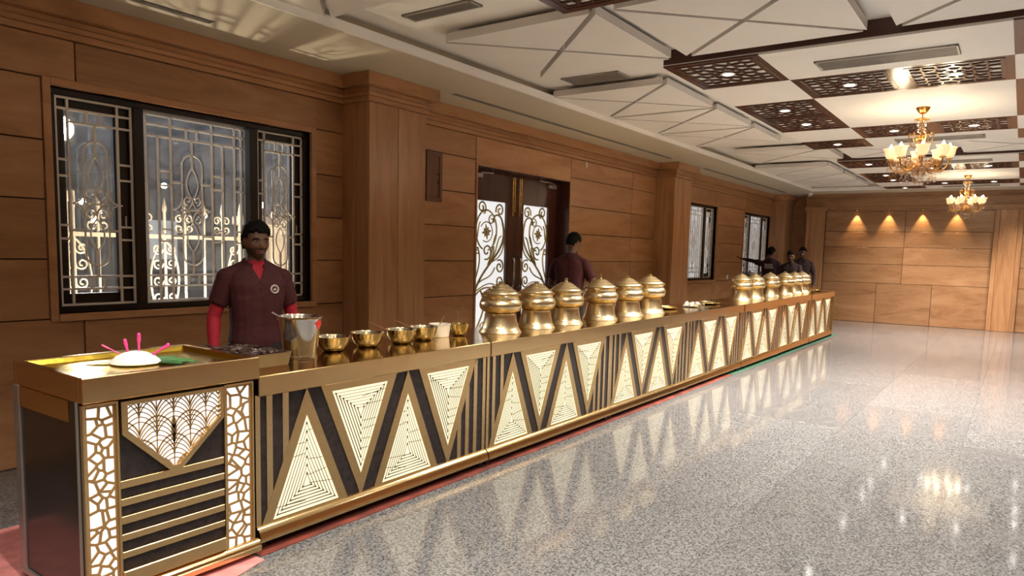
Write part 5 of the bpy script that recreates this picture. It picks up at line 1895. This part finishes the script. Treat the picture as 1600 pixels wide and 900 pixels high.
    for p in hv:
        front = 0.060 + 0.010 * noise.noise(Vector((p.y * 60, 3.0, 1.0)))
        lim = front if p.x > 0.045 else (0.030 if p.x > -0.025 else (0.0 if p.x > -0.04 else -0.05))
        lim += 0.008 * noise.noise(Vector((p.x * 50, p.y * 50, 8.0)))
        keep.append(p.z > lim)
    sel = [q for q in hf if all(keep[i] for i in q)]
    ids = sorted({i for q in sel for i in q})
    mp = {i: k for k, i in enumerate(ids)}
    hh = MB()
    outer, inner = [], []
    for i in ids:
        p = hv[i]
        d = p.normalized()
        bulk = full_hair * (0.004 + 0.018 * sst((p.z - 0.01) / 0.09)) + 0.006 * noise.noise(p * 75) + 0.006 * noise.noise(p * 150)
        outer.append(p + d * bulk)
        inner.append(p - d * 0.010)
    hh.add(outer + inner, [tuple(mp[i] for i in q) for q in sel] + [tuple(mp[i] + len(ids) for i in reversed(q)) for q in sel], True)
    cnt = {}
    for q in sel:
        for a, b in zip(q, q[1:] + q[:1]):
            cnt.setdefault((min(a, b), max(a, b)), []).append((a, b))
    rim = [v[0] for v in cnt.values() if len(v) == 1]
    hh.add(outer + inner, [(mp[b], mp[a], mp[a] + len(ids), mp[b] + len(ids)) for a, b in rim], True)
    ho = hh.build('hair', M['hair'], root)
    ho.matrix_local = HM
    # eyes, brows
    for s in (-1, 1):
        m = MB().ball((0.0755, s * 0.032, 0.008), 0.0105, 0.0125, 0.0075, 12, 8)
        e = m.build('eye', M['eye_white'], root)
        e.matrix_local = HM
        m = MB().ball((0.0822, s * 0.032, 0.008), 0.005, 0.0055, 0.0058, 10, 6)
        MBo = m.build('iris', M['hair'], e)
        m = MB().tube([(0.0885, s * 0.015, 0.024), (0.089, s * 0.03, 0.029), (0.081, s * 0.047, 0.026), (0.074, s * 0.054, 0.021)], [0.0035, 0.0045, 0.004, 0.002], 6)
        e2 = m.build('eyebrow', M['hair'], root)
        e2.matrix_local = HM
    m = MB().ball((0.096, 0, -0.053), 0.007, 0.021, 0.0045, 14, 6).ball((0.095, 0, -0.063), 0.008, 0.018, 0.0055, 14, 6)
    e = m.build('lips', M['lip'], root)
    e.matrix_local = HM
    # polo collar
    cm = MB()
    prof = [(0.060, 1.452), (0.064, 1.474), (0.070, 1.480), (0.094, 1.430), (0.090, 1.424), (0.068, 1.462)]
    n = 26
    vs, fs = [], []
    for i in range(n + 1):
        a = radians(28 + (332 - 28) * i / n)
        fr_ = max(0, cos(a)) ** 2
        for k, (r_, z) in enumerate(prof):
            vs.append(bend((-0.008 + r_ * cos(a) * 1.0 + 0.012 * fr_, r_ * sin(a) * 1.05, z - 0.050 * fr_ * (1.3 if k in (3, 4) else 0.9))))
    K = len(prof)
    for i in range(n):
        for k in range(K):
            l = (k + 1) % K
            fs.append((i * K + k, i * K + l, (i + 1) * K + l, (i + 1) * K + k))
    fs += [tuple(range(K - 1, -1, -1)), tuple(n * K + k for k in range(K))]
    cm.add([tuple(p) for p in vs], fs, True)
    cm.build('collar', M[shirt], root)
    if S != 1.0:
        root.scale = (S, S * wide, S)
    return root, sh_o
M['skin'] = plain('brown_skin', (0.125, 0.058, 0.036), 0.5, var=0.08, scale=30)
M['beard'] = plain('short_beard', (0.045, 0.024, 0.017), 0.7, var=0.3, scale=300)
M['hair'] = plain('black_hair', (0.007, 0.006, 0.006), 0.75, var=0.4, scale=160, bmp=0.6, spec=0.15)
M['lip'] = plain('lips', (0.16, 0.060, 0.048), 0.45)
M['eye_white'] = plain('eye_white', (0.20, 0.17, 0.15), 0.3)
M['maroon'] = plain('maroon_cotton', (0.046, 0.007, 0.010), 0.85, var=0.15, scale=60, bmp=0.1)
M['red_shirt'] = plain('red_cotton', (0.34, 0.012, 0.028), 0.8, var=0.12, scale=50, bmp=0.1)
M['dark_shirt'] = plain('dark_plum_cotton', (0.020, 0.007, 0.010), 0.85, var=0.15, scale=60, bmp=0.1)
M['black_cloth'] = plain('black_trouser_cloth', (0.014, 0.013, 0.015), 0.85)
M['black_leather'] = plain('black_shoe', (0.012, 0.011, 0.010), 0.4)
M['print'] = plain('pale_print', (0.55, 0.48, 0.47), 0.7)
def surface_frame(o, target):
    me = o.data
    best = min(me.vertices, key=lambda v: (v.co - Vector(target)).length_squared)
    n = Vector((0, 0, 0))
    c = Vector((0, 0, 0))
    near = [v for v in me.vertices if (v.co - best.co).length < 0.03]
    for v in near:
        n += v.normal
    return best.co.copy(), n.normalized()
hang = lambda s, fwd=0.02, out=0.25, ef=-0.03: ((ef, s * out, 1.10), (fwd, s * (out + 0.02), 0.86))
el, wl = hang(1, 0.10, 0.25)
er, wr = hang(-1, 0.03, 0.25)
p1, sh1 = person('man in maroon polo over red sleeves with chest badge, standing by the barred window', (2.745, 3.96, 0), radians(-107), (el, wl, er, wr), head=(radians(6), radians(2)), voxel=0.0052, sleeve='red_shirt', beard=True, full_hair=1.35, S=0.955, wide=1.03)
# round chest badge
c, n = surface_frame(sh1, (0.13, 0.085, 1.285))
b = MB()
b.tube([(0.026 * cos(a), 0.026 * sin(a), 0.001) for a in [2 * pi * i / 28 for i in range(28)]], 0.0042, 6, True)
b.tube([(0.019 * cos(a), 0.019 * sin(a), 0.001) for a in [2 * pi * i / 24 for i in range(24)]], 0.0012, 5, True)
b.prism([(-0.012, -0.007), (-0.005, 0.004), (-0.002, 0.001), (0.003, 0.010), (0.012, -0.007)], 0.0, 0.002, 'z')
bo = b.build('chest_badge', M['print'], p1)
up_ = Vector((0, 0, 1))
xx = up_.cross(n).normalized()
yy_ = n.cross(xx)
bo.matrix_local = Matrix(((xx.x, yy_.x, n.x, c.x + n.x * 0.003), (xx.y, yy_.y, n.y, c.y + n.y * 0.003), (xx.z, yy_.z, n.z, c.z + n.z * 0.003), (0, 0, 0, 1)))
for z in (1.335, 1.285):
    c, n = surface_frame(sh1, (0.14, 0.0, z))
    MB().ball(tuple(c + n * 0.001), 0.005, 0.005, 0.005, 8, 6).build('button', M['dark_shirt'], p1)

person('man in maroon shirt seen from behind, head bent, before the wooden door', (7.08, 4.25, 0), radians(8), ((0.10, 0.27, 1.12), (0.34, 0.17, 1.10), (0.10, -0.27, 1.12), (0.34, -0.17, 1.10)), head=(radians(-12), radians(24)), lean=0.10, voxel=0.008, full_hair=0.8, S=1.01)
p3, sh3 = person('man with printed back reaching one arm out to the stone wall', (15.85, 4.46, 0), radians(-4), ((0.02, 0.40, 1.41), (0.0, 0.60, 1.445), (0.02, -0.26, 1.10), (0.12, -0.27, 0.88)), head=(radians(-8), radians(12)), voxel=0.009, sleeve='dark_shirt', shirt='dark_shirt', S=1.0)
tx = MB()
rr = random.Random(4)
for k, z in enumerate((1.345, 1.318, 1.291, 1.264)):
    y = 0.085 - 0.012 * (k % 2)
    while y > -0.085:
        w = rr.uniform(0.012, 0.034)
        c, n = surface_frame(sh3, (-0.13, y - w / 2, z))
        tx.box(c.x - 0.0045, c.x - 0.001, y - w, y, z - 0.007, z + 0.007)
        y -= w + 0.007
stuff(tx.build('back_print', M['print'], p3))
person('man in dark shirt facing the hall beside the man with printed back', (15.45, 3.93, 0), radians(178), ((0.05, 0.26, 1.10), (0.25, 0.16, 1.0), (0.05, -0.26, 1.10), (0.25, -0.16, 1.0)), head=(radians(15), radians(8)), voxel=0.009, sleeve='dark_shirt', shirt='dark_shirt', beard=True, S=0.955)
person('tall man in dark shirt by the corner pilaster behind the far pots', (16.9, 4.05, 0), radians(190), ((0.0, 0.26, 1.10), (0.10, 0.25, 0.88), (0.0, -0.26, 1.10), (0.10, -0.25, 0.88)), head=(radians(-10), radians(4)), voxel=0.009, sleeve='dark_shirt', shirt='dark_shirt', beard=True, S=1.01)
